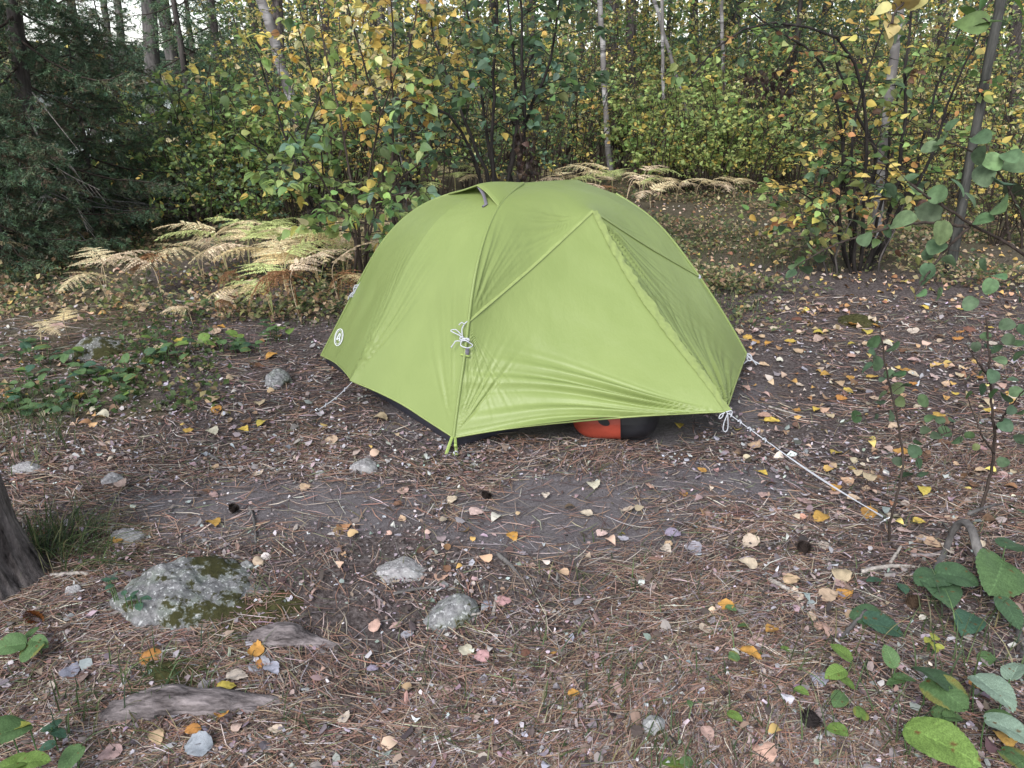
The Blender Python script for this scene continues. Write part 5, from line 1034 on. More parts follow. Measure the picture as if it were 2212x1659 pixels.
# ------------------------------------------------------------------ saplings and stem clumps
def stempx(pts, Y, dy=0., ub=None):
    P = [atY(u, v, Y + dy * i / max(1, len(pts) - 1)) for i, (u, v) in enumerate(pts)]; x = P[0][0] if ub is None else base_at(ub, Y)[0]; return [arr(x, Y, G(x, Y) - .02)] + P
PAL_AL = [(DGREEN, 5), (GREEN, 2.2), (BLUEG, 1.5), (OLIVE, .8), (YEL, .5), (GOLD, .25)]
woody('alder_clump', 'dark many stemmed alder rising right behind the tent roof', 'tree', [
    stempx([(1047, 397), (1021, 333), (991, 260), (937, 227), (854, 213)], 6.2, -.3, 1065), stempx([(1066, 393), (1067, 300), (1066, 167), (1074, 27), (1078, -60)], 6.2, .2, 1080), stempx([(1097, 387), (1117, 300), (1117, 150), (1097, 0), (1085, -90)], 6.3, .3, 1095),
    stempx([(1121, 387), (1134, 283), (1131, 150), (1127, 0), (1120, -100)], 6.2, -.2, 1108), stempx([(1118, 390), (1134, 253), (1190, 150), (1200, 60), (1215, -40)], 6.3, -.4, 1112), stempx([(1060, 400), (1020, 300), (960, 160), (930, 40)], 6.4, .4, 1070), stempx([(1100, 395), (1121, 190), (1160, 90), (1204, 20)], 6.5, .3, 1100), stempx([(1075, 395), (1045, 280), (1030, 120), (1000, -20)], 6.5, .5, 1085)],
    dict(nb=12, t0=.50, bl=.85, nt=3, ls=.085, size=.078, pal=PAL_AL, up=.6, tpl='m', hang=.25), 31, 'clumpbark', r0=.021)
PAL_HZ = [(GREEN, 4), (LGREEN, 4.5), (BLUEG, 1.2), (YEL, .8), (PALE, .4)]
PAL_GD = [(YEL, 4), (GOLD, 2.6), (PALE, 2.2), (LGREEN, 1.2), (GREEN, .8), (ORNG, .3)]
woody('hazel_sapling', 'leafy hazel with large green leaves directly left of the tent roof', 'shrub', [
    stempx([(775, 470), (755, 380), (735, 250), (700, 120), (690, 40)], 5.7, .3, 782), stempx([(790, 460), (800, 330), (830, 220), (860, 140)], 5.7, -.3, 790), stempx([(760, 470), (690, 390), (650, 320), (620, 280)], 5.6, -.3, 775), stempx([(800, 470), (870, 380), (930, 330), (960, 300)], 5.7, .2, 795), stempx([(790, 480), (840, 420), (900, 410)], 5.5, -.4, 790), stempx([(770, 480), (720, 430), (690, 440)], 5.4, -.5, 780)],
    dict(nb=8, t0=.30, bl=.60, nt=2, ls=.075, size=.082, pal=PAL_HZ, up=.5, tpl='h', hang=.5, tumble=.75), 33, 'twigbark', r0=.013)
woody('alder_sapling', 'leaning dark stemmed sapling at the right of the fern thicket', 'shrub', [
    stempx([(690, 480), (665, 420), (630, 330), (595, 230), (560, 130), (540, 80)], 6.2, .2, 700), stempx([(668, 430), (600, 350), (520, 290)], 6.2, -.4, 696), stempx([(640, 350), (680, 240), (700, 160)], 6.2, .4, 700), stempx([(690, 470), (700, 380), (690, 300)], 6.1, -.2, 704)],
    dict(nb=8, t0=.4, bl=.6, nt=2, ls=.085, size=.095, pal=[(GREEN, 4), (LGREEN, 3), (YEL, .8), (OLIVE, 1)], up=.5, tpl='h'), 35, 'clumpbark', r0=.016)
woody('golden_birch_sapling', 'golden leaved sapling with the largest yellow leaves above the hazel', 'tree', [
    stempx([(850, 400), (862, 250), (880, 130), (900, 30), (915, -60)], 6.6, .3, 850), stempx([(860, 400), (830, 260), (790, 150), (760, 60), (740, -40)], 6.6, -.2, 852), stempx([(870, 400), (910, 250), (960, 130), (985, 30)], 6.7, .4, 858), stempx([(850, 390), (845, 200), (850, 60), (845, -60)], 6.4, -.3, 850)],
    dict(nb=12, t0=.48, bl=.72, nt=2, ls=.06, size=.076, pal=PAL_GD, up=.6, tpl='h', hang=.6, tumble=.85), 37, 'twigbark', r0=.015)
woody('golden_birch_sapling', 'golden leaved sapling in front of the leaning white birch', 'tree', [
    stempx([(715, 400), (720, 260), (705, 130), (690, 20), (680, -60)], 7.4, .3, 715), stempx([(715, 400), (700, 250), (660, 120), (640, 30)], 7.4, -.2, 712), stempx([(720, 400), (760, 230), (775, 100), (790, 0)], 7.3, .2, 720)],
    dict(nb=12, t0=.45, bl=.8, nt=2, ls=.065, size=.072, pal=PAL_GD, up=.6, tpl='h', hang=.5, tumble=.8), 39, 'twigbark', r0=.014)
PAL_RC = [(OLIVE, 2.4), (GREEN, 2.4), (ORNG, .6), (GOLD, .7), (YEL, 1.2), (DGREEN, 2), (LGREEN, 1.5), (BRN, .5)]
woody('witch_hazel_clump', 'dark fan of bare lower stems with thin autumn leaves around the right birch', 'tree', [
    stempx([(1821, 533), (1808, 480), (1821, 320), (1828, 213), (1815, 133), (1795, 60)], 6.5, .1, 1838), stempx([(1828, 520), (1888, 383), (1901, 320), (1851, 267), (1828, 200), (1800, 110)], 6.5, -.2, 1845), stempx([(1880, 560), (1930, 450), (1951, 300), (1955, 167), (1968, 17), (1975, -60)], 6.4, .3, 1868), stempx([(1890, 560), (1968, 400), (2001, 273), (2021, 187), (2060, 90), (2088, 20)], 6.5, .3, 1872), stempx([(1900, 560), (1995, 377), (2041, 247), (2088, 133), (2130, 40)], 6.4, -.2, 1875),
    stempx([(1842, 560), (1850, 420), (1835, 300), (1870, 160), (1908, 60)], 6.3, -.3, 1848), stempx([(1860, 560), (1862, 420), (1880, 250), (1840, 80), (1661, 40), (1541, 93), (1495, 165)], 6.4, -.7, 1858), stempx([(1840, 560), (1828, 400), (1810, 200), (1770, 110), (1690, 80), (1608, 10)], 6.5, -.3, 1842), stempx([(1800, 560), (1775, 470), (1770, 400), (1790, 340)], 6.3, -.3, 1815), stempx([(1870, 560), (1920, 380), (1925, 240), (1990, 100)], 6.7, .3, 1864), stempx([(1836, 570), (1800, 480), (1740, 420), (1690, 400)], 6.3, -.3, 1840)],
    dict(nb=14, t0=.30, bl=.70, nt=3, ls=.13, size=.07, pal=PAL_RC, up=.5, tpl='m', hang=.2), 41, 'clumpbark', r0=[.021, .024, .023, .02, .018, .017, .018, .018, .012, .017, .011])
woody('autumn_shrub', 'reddish low shrub at the foot of the right stem clump', 'shrub', [stempx([(1760, 560), (1745, 500), (1720, 430)], 6.3, -.2, 1775), stempx([(1800, 560), (1840, 470), (1880, 400)], 6.1, -.3, 1810), stempx([(1780, 570), (1790, 480), (1800, 380)], 6.2, .2, 1788), stempx([(1900, 560), (1930, 500), (1960, 430)], 6.0, .2, 1890)],
    dict(nb=7, t0=.3, bl=.4, nt=2, ls=.07, size=.075, pal=[(ORNG, 1.2), ((.34, .20, .13), 1.6), (OLIVE, 2.5), (GREEN, 2), (BRN, 1.2)], up=.4, tpl='m'), 43, r0=.009)
wr = np.random.default_rng(67)
def withered(label, stem, Y, cnt, u0, u1, v0, v1):
    P = smoothc(np.array([atY(u, v, Y) for u, v in stem]), 16); t = thing('withered_branch', label, 'branch', tuple(P[0])); mb = MB(); tube(mb, P - P[0], .008, .003, 6); mb.obj('stem', M['twigbark'], t)
    pos = np.array([atY(wr.uniform(u0, u1), wr.uniform(v0, v1), Y + wr.normal() * .08) for _ in range(cnt)]); mb = MB(); near_ = np.array([P[np.argmin(np.linalg.norm(P - q, axis=1))] for q in pos]); pos = near_ + (pos - near_) * .8
    cloud(mb, pos - P[0], unit(wr.normal(size=(cnt, 3)) * .5 + [0, 0, -1]), wr.normal(size=(cnt, 3)), wr.uniform(.03, .06, cnt), pick(wr, [((.045, .032, .028), 3), ((.09, .06, .045), 2)], cnt), 'curl'); mb.obj('dry_leaves', M['leaf'], t, False)
withered('clump of blackened dead leaves hanging left of the right stem clump', [(1720, 95), (1690, 150), (1650, 185), (1600, 205)], 6.4, 120, 1595, 1715, 140, 215)
withered('dark withered leaves caught low in the alder stems behind the tent', [(1120, 270), (1130, 320), (1150, 370), (1165, 388)], 6.0, 80, 1110, 1165, 285, 385)
def fan(seed, n, h, spread, bias=(0, 0)):
    r = np.random.default_rng(seed); out = []
    for i in range(n):
        a = r.uniform(0, 6.28); b = np.array([math.cos(a), math.sin(a), 0]) * r.uniform(0, .12) * spread; hh = h * r.uniform(.65, 1.05); o = np.array([math.cos(a), math.sin(a), 0]) * spread * r.uniform(.3, 1.) + arr(*bias, 0)
        out.append([b - up * .03, b + o * .3 + up * hh * .4, b + o * .7 + up * hh * .75 + r.normal(size=3) * .05, b + o + up * hh])
    return out
PAL_BR = [(LGREEN, 4), ((.36, .44, .15), 4), (OLIVE, 1), (YEL, 1.2), (GREEN, 1)]
PAL_YG = [(YEL, 2.4), (PALE, 2.4), (OLIVE, 2), (GREEN, 2.4), (GOLD, .9), (LGREEN, 3)]
PAL_DK = [(DGREEN, 4), (GREEN, 3), (OLIVE, 1.5), (YEL, .7), (BLUEG, 1.5)]
PAL_FY = [(YEL, 3), (GOLD, 1.2), (PALE, 3), (OLIVE, 2), (LGREEN, 1.6), (GREEN, 1.2), (ORNG, .2)]
protos = {}
def proto(key, *a, **k):
    if key not in protos: protos[key] = [woody(*a, **k), False]
    return protos[key]
def plant(key, u, Y, sc, tmpl=None, label=None, rz=None):
    pr = protos[key]; loc = tuple(base_at(u, Y)); r = np.random.default_rng(int(u * 13 + Y * 101) % 9999); rz = r.uniform(0, 6.28) if rz is None else rz
    if not pr[1]: o = pr[0]; o.location = loc; o.rotation_euler = (0, 0, rz); o.scale = (sc,) * 3; pr[1] = True
    else: o = dup(pr[0], loc, rz, sc)
    if label: o['label'] = label
    if tmpl: ordered(o, tmpl)
    return o
def bushproto(key, seed, pal, n=12, h=1.5, spread=.75, size=.075, nb=7, group='', nm='bush', bark='twigbark', bl=.45, tpl='s', ls=.052, t0=.22, cat='bush'):
    proto(key, nm, 'x', cat, fan(seed, n, h, spread), dict(nb=nb, t0=t0, bl=bl, nt=2, ls=ls, size=size, pal=pal, up=.55, tpl=tpl, hang=.1, tumble=.6), seed, bark, group, .009, (0, 0, 0), False)
bushproto('lb1', 201, PAL_BR, 14, 1.5, .8, .068, group='bright green bushes', tpl='m'); bushproto('lb2', 202, PAL_BR, 13, 1.3, .9, .062, group='bright green bushes')
bushproto('hz1', 203, PAL_HZ, 12, 1.6, .8, .078, group='green hazel bushes', tpl='m'); bushproto('hz2', 204, [(GREEN, 4), (LGREEN, 3), (BLUEG, 2), (YEL, .6)], 13, 1.4, .8, .07, group='green hazel bushes', tpl='m')
bushproto('dk1', 205, PAL_DK, 12, 1.7, .9, .062, group='dark mixed bushes'); bushproto('yg1', 206, PAL_YG, 12, 1.6, .9, .06, group='yellow green bushes'); bushproto('yg2', 207, PAL_YG, 11, 2.0, .9, .058, group='yellow green bushes')
bushproto('ys1', 208, PAL_FY, 6, 3.4, .9, .062, 13, 'yellow leaved saplings', 'birch_sapling', 'bark', .75, 's', .052, .25, 'tree'); bushproto('ys2', 209, PAL_FY, 5, 3.8, 1.0, .058, 14, 'yellow leaved saplings', 'birch_sapling', 'bark', .8, 's', .055, .25, 'tree'); bushproto('gs1', 210, PAL_DK, 6, 3.3, .9, .06, 13, 'green leaved saplings', 'green_sapling', 'bark', .75, 's', .052, .25, 'tree'); bushproto('mx1', 211, PAL_YG, 6, 3.5, 1., .06, 13, 'mixed leaved saplings', 'mixed_sapling', 'bark', .8, 's', .052, .25, 'tree')
for u, Y, s, k in [(370, 9.2, .95, 'hz1'), (430, 8.4, .85, 'hz2'), (480, 9.0, 1.0, 'hz1'), (540, 8.6, .95, 'lb1'), (590, 9.4, 1.05, 'hz2'), (640, 8.2, .9, 'hz1'), (400, 11, 1.1, 'lb1'), (520, 11, 1.15, 'hz2'), (610, 11.5, 1.1, 'hz1'), (680, 10, 1., 'lb2'), (330, 11.5, .9, 'hz2'), (450, 7.6, .62, 'hz1'), (560, 7.5, .6, 'hz2')]: plant(k, u, Y, s, 'green bush in the thicket between the spruces and the tent, {o} from the left')
for u, Y, s, k in [(1385, 11.2, 1.0, 'lb1'), (1435, 10.8, .95, 'lb2'), (1480, 11.2, 1.1, 'lb1'), (1530, 10.6, .95, 'lb2'), (1575, 11.0, 1.1, 'lb1'), (1625, 10.8, .95, 'lb2'), (1470, 13, 1.3, 'lb2'), (1560, 13.2, 1.35, 'lb1'), (1680, 11.8, 1.05, 'lb2'), (1340, 12.4, 1.05, 'lb1')]: plant(k, u, Y, s, 'bright green bush on the rise right behind the tent, {o} from the left')
for u, Y, s, k in [(1720, 11, 1.1, 'yg1'), (1770, 10, 1., 'yg2'), (1830, 11, 1.1, 'yg1'), (1900, 9.6, 1.0, 'yg2'), (1960, 10.5, 1.1, 'yg1'), (2020, 9.4, 1.0, 'lb2'), (2080, 10, 1.1, 'yg1'), (2140, 8.8, 1., 'yg2'), (2200, 9.2, 1.1, 'yg1'), (2150, 7.4, .7, 'yg1'), (2230, 7.2, .9, 'yg2'), (2040, 7.6, .55, 'yg2')]: plant(k, u, Y, s, 'yellow green bush beyond the right stem clump, {o} from the left')
for u, Y, s, k in [(760, 10.5, 1.1, 'dk1'), (830, 9.5, 1., 'yg1'), (890, 11, 1.2, 'dk1'), (950, 9.6, 1., 'yg2'), (1010, 11, 1.1, 'dk1'), (1060, 9.8, .9, 'dk1'), (1120, 11, 1.1, 'yg1'), (1180, 10.4, 1., 'dk1'), (1240, 11.5, 1.1, 'yg1'), (1290, 12.5, 1.1, 'dk1'), (1210, 13.5, 1.3, 'yg2'), (1090, 13.5, 1.3, 'yg1'), (940, 13, 1.3, 'yg2')]: plant(k, u, Y, s, 'mixed bush in the shade behind the tent roof, {o} from the left')
for u, Y, s, k in [(640, 12, 1.05, 'ys1'), (730, 10, 1., 'ys2'), (800, 12, 1.1, 'ys1'), (880, 9.5, .95, 'ys2'), (960, 12.5, 1.1, 'ys1'), (1040, 13.5, 1., 'ys2'), (1110, 16, 1.0, 'ys1'), (1190, 14, 1.0, 'mx1'), (1250, 15.5, 1., 'ys1'), (1345, 15.5, 1., 'ys2'), (1400, 17, 1.0, 'ys1'), (1455, 16.5, .9, 'mx1'), (1500, 16, 1.25, 'ys2'), (1560, 17, 1., 'ys1'), (1640, 15, 1.15, 'mx1'), (1700, 15.5, .95, 'ys2'), (1790, 14, 1.1, 'ys1'), (1880, 12, 1., 'mx1'), (1960, 14, 1.1, 'ys2'), (2050, 11.5, 1., 'mx1'), (2120, 13, 1.1, 'ys1'), (2200, 11, 1., 'mx1'), (560, 14, 1.1, 'mx1'), (1300, 17, 1.4, 'ys2'), (850, 16, 1.4, 'ys2')]: plant(k, u, Y, s, 'yellow leaved sapling in the wood behind the tent, {o} from the left')
for u, Y, s, k in [(500, 14, .8, 'gs1'), (580, 13, .8, 'gs1'), (660, 14, 1.15, 'gs1'), (1000, 12.5, .95, 'gs1'), (1170, 13, .9, 'gs1'), (910, 14.5, 1.2, 'gs1'), (1280, 15, 1.2, 'gs1'), (1440, 17, 1.3, 'gs1'), (1625, 18, 1.1, 'gs1'), (1745, 14, .95, 'gs1'), (1860, 16, 1.3, 'gs1'), (1990, 12.2, 1.05, 'gs1'), (2140, 15, 1.2, 'gs1'), (2230, 9.5, .95, 'gs1')]: plant(k, u, Y, s, 'green leaved sapling among the yellow ones, {o} from the left')
woody('maple_sapling', 'pale gold maple sapling glowing between the dark spruces', 'tree', [stempx([(190, 250), (185, 170), (180, 110)], 10.8, .2, 195), stempx([(195, 250), (240, 170), (265, 140)], 10.8, -.3, 200), stempx([(190, 260), (160, 190), (150, 150)], 10.6, -.3, 192)], dict(nb=9, t0=.5, bl=.55, nt=2, ls=.07, size=.09, pal=[(PALE, 4), (YEL, 2), (GOLD, 1.5), (ORNG, .6), ((.45, .14, .07), .5)], up=.2, tpl='m', hang=.2), 47, r0=.012)

# ------------------------------------------------------------------ the far wood, read as one mass
rw = np.random.default_rng(88); mb = MB()
def mass(n, y0, y1, z0, z1, s0, s1, pal, thin=0., seed=0, clump=.9, wd=1.0):
    y = np.sqrt(rw.uniform(y0 ** 2, y1 ** 2, n)); x = rw.uniform(-1, 1, n) * y * wd; z = z0 + (z1 - z0) * rw.random(n) ** 1.15; k_ = x / y
    P_ = np.stack([x, y, z], -1); keep = rw.random(n) < np.clip(.42 + clump * fbm(P_, .45, 3, seed), .03, 1)
    gap = (k_ > -.585) & (k_ < -.36) & (z > .2); keep &= ~(gap & (rw.random(n) < .985)); keep &= ~((k_ < -.36) & (z < .9) & (y > 18)); P_ = P_[keep]; P_[:, 2] += gz(P_[:, 0], P_[:, 1]); n = len(P_)
    hue = np.clip(.5 + .8 * noise3(P_, .35, seed + 2.), 0, .999); ncol = len(pal); bias = (hue * ncol).astype(int)
    cloud(mb, P_, unit(rw.normal(size=(n, 3)) * [1, 1, .6] + [0, 0, -.2]), np.array([0, -.3, 1.]) + rw.normal(size=(n, 3)) * .8, rw.uniform(s0, s1, n), pick(rw, pal, n, bias), 'far')
mass(50000, 14.5, 20, 0, 3.3, .06, .12, [(GREEN, 3), (YEL, 2), (OLIVE, 2.4), (PALE, 1.6), (LGREEN, 2), (GOLD, .8)], seed=3)
mass(80000, 20, 30, 0, 4.2, .10, .2, [(DGREEN, 3), (YEL, 1.5), (BLUEG, 2), (OLIVE, 2), (GREEN, 3), (PALE, 1), (LGREEN, 1.5)], seed=5)
mass(70000, 30, 48, 0, 6.2, .2, .4, [(BLUEG, 3), (DGREEN, 3), (OLIVE, 2), (GREEN, 3), (YEL, .7)], seed=7, clump=.5)
mass(20000, 11, 17, 0, .5, .05, .09, [(GREEN, 3), (OLIVE, 3), (YEL, 1.4), (LGREEN, 3), (BRN, .6)], seed=9, wd=.8)
kind(mb.obj('distant_woods_foliage', M['leaf'], None, False), 'stuff', 'leaves of the far wood behind the campsite', 'far foliage')
mb = MB()
for q in range(150):
    y = rw.uniform(20, 46); k_ = rw.uniform(-.95, .95); x = k_ * y
    if -.6 < k_ < -.36 and rw.random() < .85: continue
    h = rw.uniform(8, 12); b = arr(x, y, G(x, y) - .1); tube(mb, np.stack([b, b + arr(rw.normal() * .15, 0, h * .5), b + arr(rw.normal() * .3, 0, h)]), rw.uniform(.07, .17), .05, 7)
kind(mb.obj('distant_woods_trunks', M['bark'], None), 'stuff', 'trunks of the far wood behind the campsite', 'far trunks')
mb = MB(); n = 22000; x = rw.uniform(-170, 140, n); y = 145 + rw.uniform(0, 14, n); P_ = np.stack([x, y, rw.random(n) ** 1.3 * (4.2 + 1.5 * noise3(np.stack([x * .2, 0 * x, 0 * x], -1), .5))], -1)
cloud(mb, P_, unit(rw.normal(size=(n, 3))), rw.normal(size=(n, 3)), rw.uniform(.8, 1.8, n), pick(rw, [((.04, .065, .045), 3), (DGREEN, 1)], n), 'far'); kind(mb.obj('far_shore_woods', M['leaf'], None, False), 'stuff', 'dark wooded far shore of the lake', 'far shore')

# ------------------------------------------------------------------ near right: leafy shrub, two saplings, hanging branch
def near_plant(name, label, cat, stems, leaves, pal, seed, tpl='r', r0=.006, bark='twigbark', jy=.06, leafname='leaves'):
    """stems: pixel paths with depth; leaves: (u, v, size px, depth) each joined to the nearest stem by a fine stalk"""
    rng = np.random.default_rng(seed); allp = []; S = []
    for pts in stems:
        P = smoothc(np.array([gpz(p[0], p[1]) if p[2] == 0 else atY(*p) for p in pts]), 40); S.append(P); allp.append(P)
    org = S[0][0].copy(); t = thing(name, label, cat, tuple(org)); A = np.concatenate(allp)
    pos, d, nr, sz = [], [], [], []
    for u, v, s, Y in leaves:
        c = atY(u, v, Y); k = np.argmin(np.linalg.norm(A - c, axis=1)); o = unit(c - A[k]) if np.linalg.norm(c - A[k]) > .01 else unit(rng.normal(size=3)); dd = unit(o * .6 + rng.normal(size=3) * .4 + [0, -.1, -.3]); L = s / FPX * (c[1] * cT + (CAM_H - c[2]) * sT) * 1.15
        vw = unit(CAM - c); pos.append(c - dd * L * .5); d.append(dd); nr.append(unit(up * .7 + vw * .6 + rng.normal(size=3) * .5)); sz.append(L)
    for i, P in enumerate(S):
        mb = MB(); r = r0 * (1 if i == 0 else .62); P = P + np.concatenate([np.zeros((1, 3)), .0015 * rng.normal(size=(39, 3))]); tube(mb, P - org, r, r * .4, 7, cap=True)
        if i == 0:
            for c in pos:
                a = A[np.argmin(np.linalg.norm(A - c, axis=1))]
                if np.linalg.norm(a - c) < .5: tube(mb, smoothc(np.array([a - org, .5 * (a + c) - org + up * .006, c - org]), 8), .0013, .0010, 4)
        mb.obj('stem', M[bark], t)
    mb = MB(); cloud(mb, np.array(pos) - org, np.array(d), np.array(nr), np.array(sz), pick(rng, pal, len(pos), None, .14), tpl); mb.obj('crown', M['bigleaf'], t); return t
PN = [((.075, .125, .065), 5), ((.095, .155, .075), 2.5), ((.06, .10, .06), 2), ((.13, .17, .07), .6)]
Z5 = lambda x, y: (1474.7 + x / 3, 552.9 + y / 3)
l1 = [(1240, 560, 85), (1360, 590, 95), (1190, 725, 85), (1260, 695, 95), (1400, 760, 80), (1335, 765, 60), (1290, 905, 70), (1385, 860, 80), (1445, 838, 60), (1270, 945, 70), (1410, 945, 70), (1352, 1035, 75), (1120, 1040, 80), (1565, 942, 85), (1230, 620, 60), (1535, 1350, 70), (1450, 1420, 95), (1560, 1410, 75), (1500, 1262, 80), (1705, 1140, 80), (1570, 1130, 60), (1640, 1165, 70), (1775, 1195, 75), (1600, 1050, 70), (1665, 1060, 60), (1745, 1062, 55), (1860, 1165, 60), (1530, 1212, 60), (1390, 1330, 60), (1255, 1040, 40), (1290, 800, 40)]
rn = np.random.default_rng(6)
near_plant('aspen_sapling', 'thin dark sapling with round green leaves left of its twin near the guy line', 'sapling', [[(1928, 1243, 0), (1921, 1199, 2.38), (1918, 1133, 2.36), (1925, 1100, 2.36), (1951, 1036, 2.37), (1955, 990, 2.38), (1941, 936, 2.38), (1938, 886, 2.38), (1921, 836, 2.38), (1908, 770, 2.38), (1901, 703, 2.38)], [(1955, 990, 2.38), (2000, 965, 2.36), (2040, 935, 2.33), (2085, 930, 2.32)], [(1938, 886, 2.38), (1895, 892, 2.33), (1850, 900, 2.30)], [(1951, 1036, 2.37), (1985, 1022, 2.35)]],
           [(*Z5(x, y), s / 3, 2.36 + rn.normal() * .04) for x, y, s in l1], PN, 51)
l2 = [(2105, 445, 85), (1985, 585, 60), (2115, 545, 75), (2035, 600, 70), (2060, 675, 80), (2175, 645, 80), (2010, 780, 85), (1940, 870, 75), (2015, 890, 75), (2095, 910, 90), (2165, 880, 75), (2095, 1100, 85), (2185, 1180, 80), (2080, 1335, 70), (1850, 905, 60), (2180, 560, 70), (1900, 590, 60), (1930, 760, 50), (2130, 1000, 60), (1960, 520, 60), (2195, 1010, 70), (1900, 1240, 45), (2200, 480, 70), (2170, 1640, 95), (2140, 800, 60)]
near_plant('aspen_sapling', 'thin sapling at the right edge behind the arching dead branch', 'sapling', [[(2102, 1160, 0), (2118, 1099, 2.58), (2138, 1046, 2.57), (2148, 979, 2.56), (2151, 926, 2.56), (2141, 886, 2.56), (2138, 770, 2.55), (2130, 690, 2.55)], [(2151, 926, 2.56), (2180, 880, 2.5), (2215, 840, 2.45)], [(2140, 820, 2.55), (2110, 780, 2.5), (2085, 740, 2.5)], [(2148, 979, 2.56), (2120, 940, 2.5), (2090, 860, 2.5)]],
           [(*Z5(x, y), s / 3, 2.53 + rn.normal() * .04) for x, y, s in l2], PN + [((.35, .27, .06), .6)], 53, r0=.0075)
Z3 = lambda x, y: (1474.7 + x / 3, y / 3)
l3 = [(1500, 1220, 125), (1485, 1145, 80), (1675, 905, 110), (1595, 955, 90), (1130, 1440, 120), (1260, 1400, 110), (1350, 1230, 100), (1250, 1265, 80), (1430, 1425, 150), (1590, 1375, 140), (1180, 1550, 100), (930, 1590, 130), (850, 1620, 120), (1650, 1250, 120), (1680, 1510, 140), (1640, 1600, 120), (1790, 1210, 130), (1960, 1130, 150), (2080, 1180, 150), (2160, 1060, 150), (2060, 1330, 150), (2010, 1050, 120), (1920, 1010, 110), (2150, 1230, 130), (1940, 890, 120), (1330, 1500, 80), (1750, 800, 90), (1110, 800, 60), (2190, 1370, 110), (1870, 1290, 100), (1950, 1420, 110), (1590, 1640, 80), (2130, 1010, 120)]
l3 = [(*Z3(x, y), s / 3, 2.75 + rn.normal() * .05) for x, y, s in l3] + [(*Z5(x, y), s / 3, 2.7 + rn.normal() * .05) for x, y, s in [(1590, 100, 95), (1560, 160, 90), (1500, 245, 85), (1552, 242, 70), (1655, 255, 95), (1990, 200, 95), (1730, 30, 95), (720, 60, 80), (800, 85, 85), (700, 115, 70), (890, 15, 80), (760, 30, 70), (1860, 310, 90), (2050, 130, 100), (2180, 260, 90), (2110, 440, 80), (1950, 60, 80)]]
near_plant('witch_hazel', 'leafy shrub leaning in from the right edge with large clear green leaves', 'shrub', [[(2330, 1120, 0), (2330, 900, 2.85), (2300, 700, 2.85), (2250, 570, 2.83), (2180, 520, 2.8), (2095, 490, 2.78), (2050, 455, 2.75), (2000, 418, 2.72), (1968, 400, 2.7)], [(2250, 570, 2.83), (2200, 450, 2.8), (2160, 370, 2.78), (2110, 330, 2.76), (2035, 300, 2.75)], [(2095, 490, 2.78), (1990, 478, 2.74), (1890, 500, 2.72), (1795, 530, 2.70), (1720, 575, 2.70)], [(2095, 490, 2.78), (2040, 540, 2.74), (2005, 590, 2.70), (1975, 635, 2.68)], [(2250, 570, 2.83), (2190, 600, 2.78), (2140, 620, 2.72)], [(2180, 520, 2.8), (2170, 440, 2.78), (2190, 390, 2.76)]], l3, [((.11, .175, .09), 5), ((.13, .21, .10), 3), ((.08, .13, .07), 2), ((.36, .32, .11), .9)], 55, r0=.010)
l4 = [(1926, 36, 44, 1.5), (1925, 62, 46, 1.48), (1945, 10, 46, 1.5), (1968, 6, 40, 1.52), (1920, 86, 34, 1.48), (1985, 2, 40, 1.52), (1906, 20, 34, 1.5)]
near_plant('overhanging_branch', 'drooping twig with soft yellow leaves hanging into the top of the view', 'branch', [[(2420, -420, 1.6), (2250, -300, 1.58), (2100, -150, 1.55), (2000, -60, 1.52), (1950, -10, 1.5), (1925, 50, 1.48)]], l4, [((.55, .47, .20), 3), ((.52, .40, .15), 1)], 57, 'm', .005)
l5 = [(2100, 50, 60, 1.9), (2128, 52, 58, 1.9), (2120, 12, 60, 1.92), (2200, 12, 60, 1.9), (2085, 20, 40, 1.92)]
near_plant('overhanging_branch', 'twig with a few big green leaves hanging in at the top right corner', 'branch', [[(2420, -260, 2.0), (2300, -160, 1.96), (2210, -60, 1.93), (2150, -20, 1.91), (2112, 40, 1.9)]], l5, [((.12, .22, .06), 3), ((.15, .26, .07), 2)], 59, 'h', .005)

# ------------------------------------------------------------------ broad leaved ground plants
BLM = {}
BC = {'dark': (.065, .12, .06), 'mid': (.10, .175, .07), 'lime': (.15, .24, .06), 'pale': (.26, .36, .27), 'yellowish': (.30, .32, .07), 'blue': (.06, .125, .08)}
def bleaf(cn, k, shape):
    key = (cn, k, shape)
    if key not in BLM:
        r = np.random.default_rng(300 + k); V, T = leaf2({'big': ROUND, 'oval': OVAL, 'heart': HEART}[shape], 30, (0, .08, .25, .42, .58, .74, .88, 1), .02 + .05 * (k % 3), .15, .012, .020, k); V = V.copy(); V[:, 2] += .12 * r.normal() * V[:, 0] * V[:, 1]
        mid = np.abs(V[:, 0]) < .01; c = np.array(BC[cn]) * (1 + .05 * r.normal(size=(len(V), 1))); vn = np.abs(((V[:, 1] - .75 * np.abs(V[:, 0])) * 8.5) % 1 - .5); c *= (1 + .16 * (vn < .12) - .07 * (vn > .35))[:, None]; c[mid] *= 1.35; V[:, 2] -= .008 * (vn < .12)
        for q in range(3 + k % 3): sp_ = V[r.integers(len(V))]; c[np.linalg.norm(V - sp_, axis=1) < .02 + .025 * r.random()] = (.14, .08, .03)
        ed = np.abs(V[:, 0]) > .3; 
        if k % 3 == 0 and cn in ('lime', 'mid'): c[ed] = c[ed] * .5 + np.array([.3, .25, .06]) * .5
        mb = MB(); mb.add(V, T, np.clip(c, .01, .8)); me = mb.mesh('leaf', M['bigleaf']); BLM[key] = me
    return BLM[key]
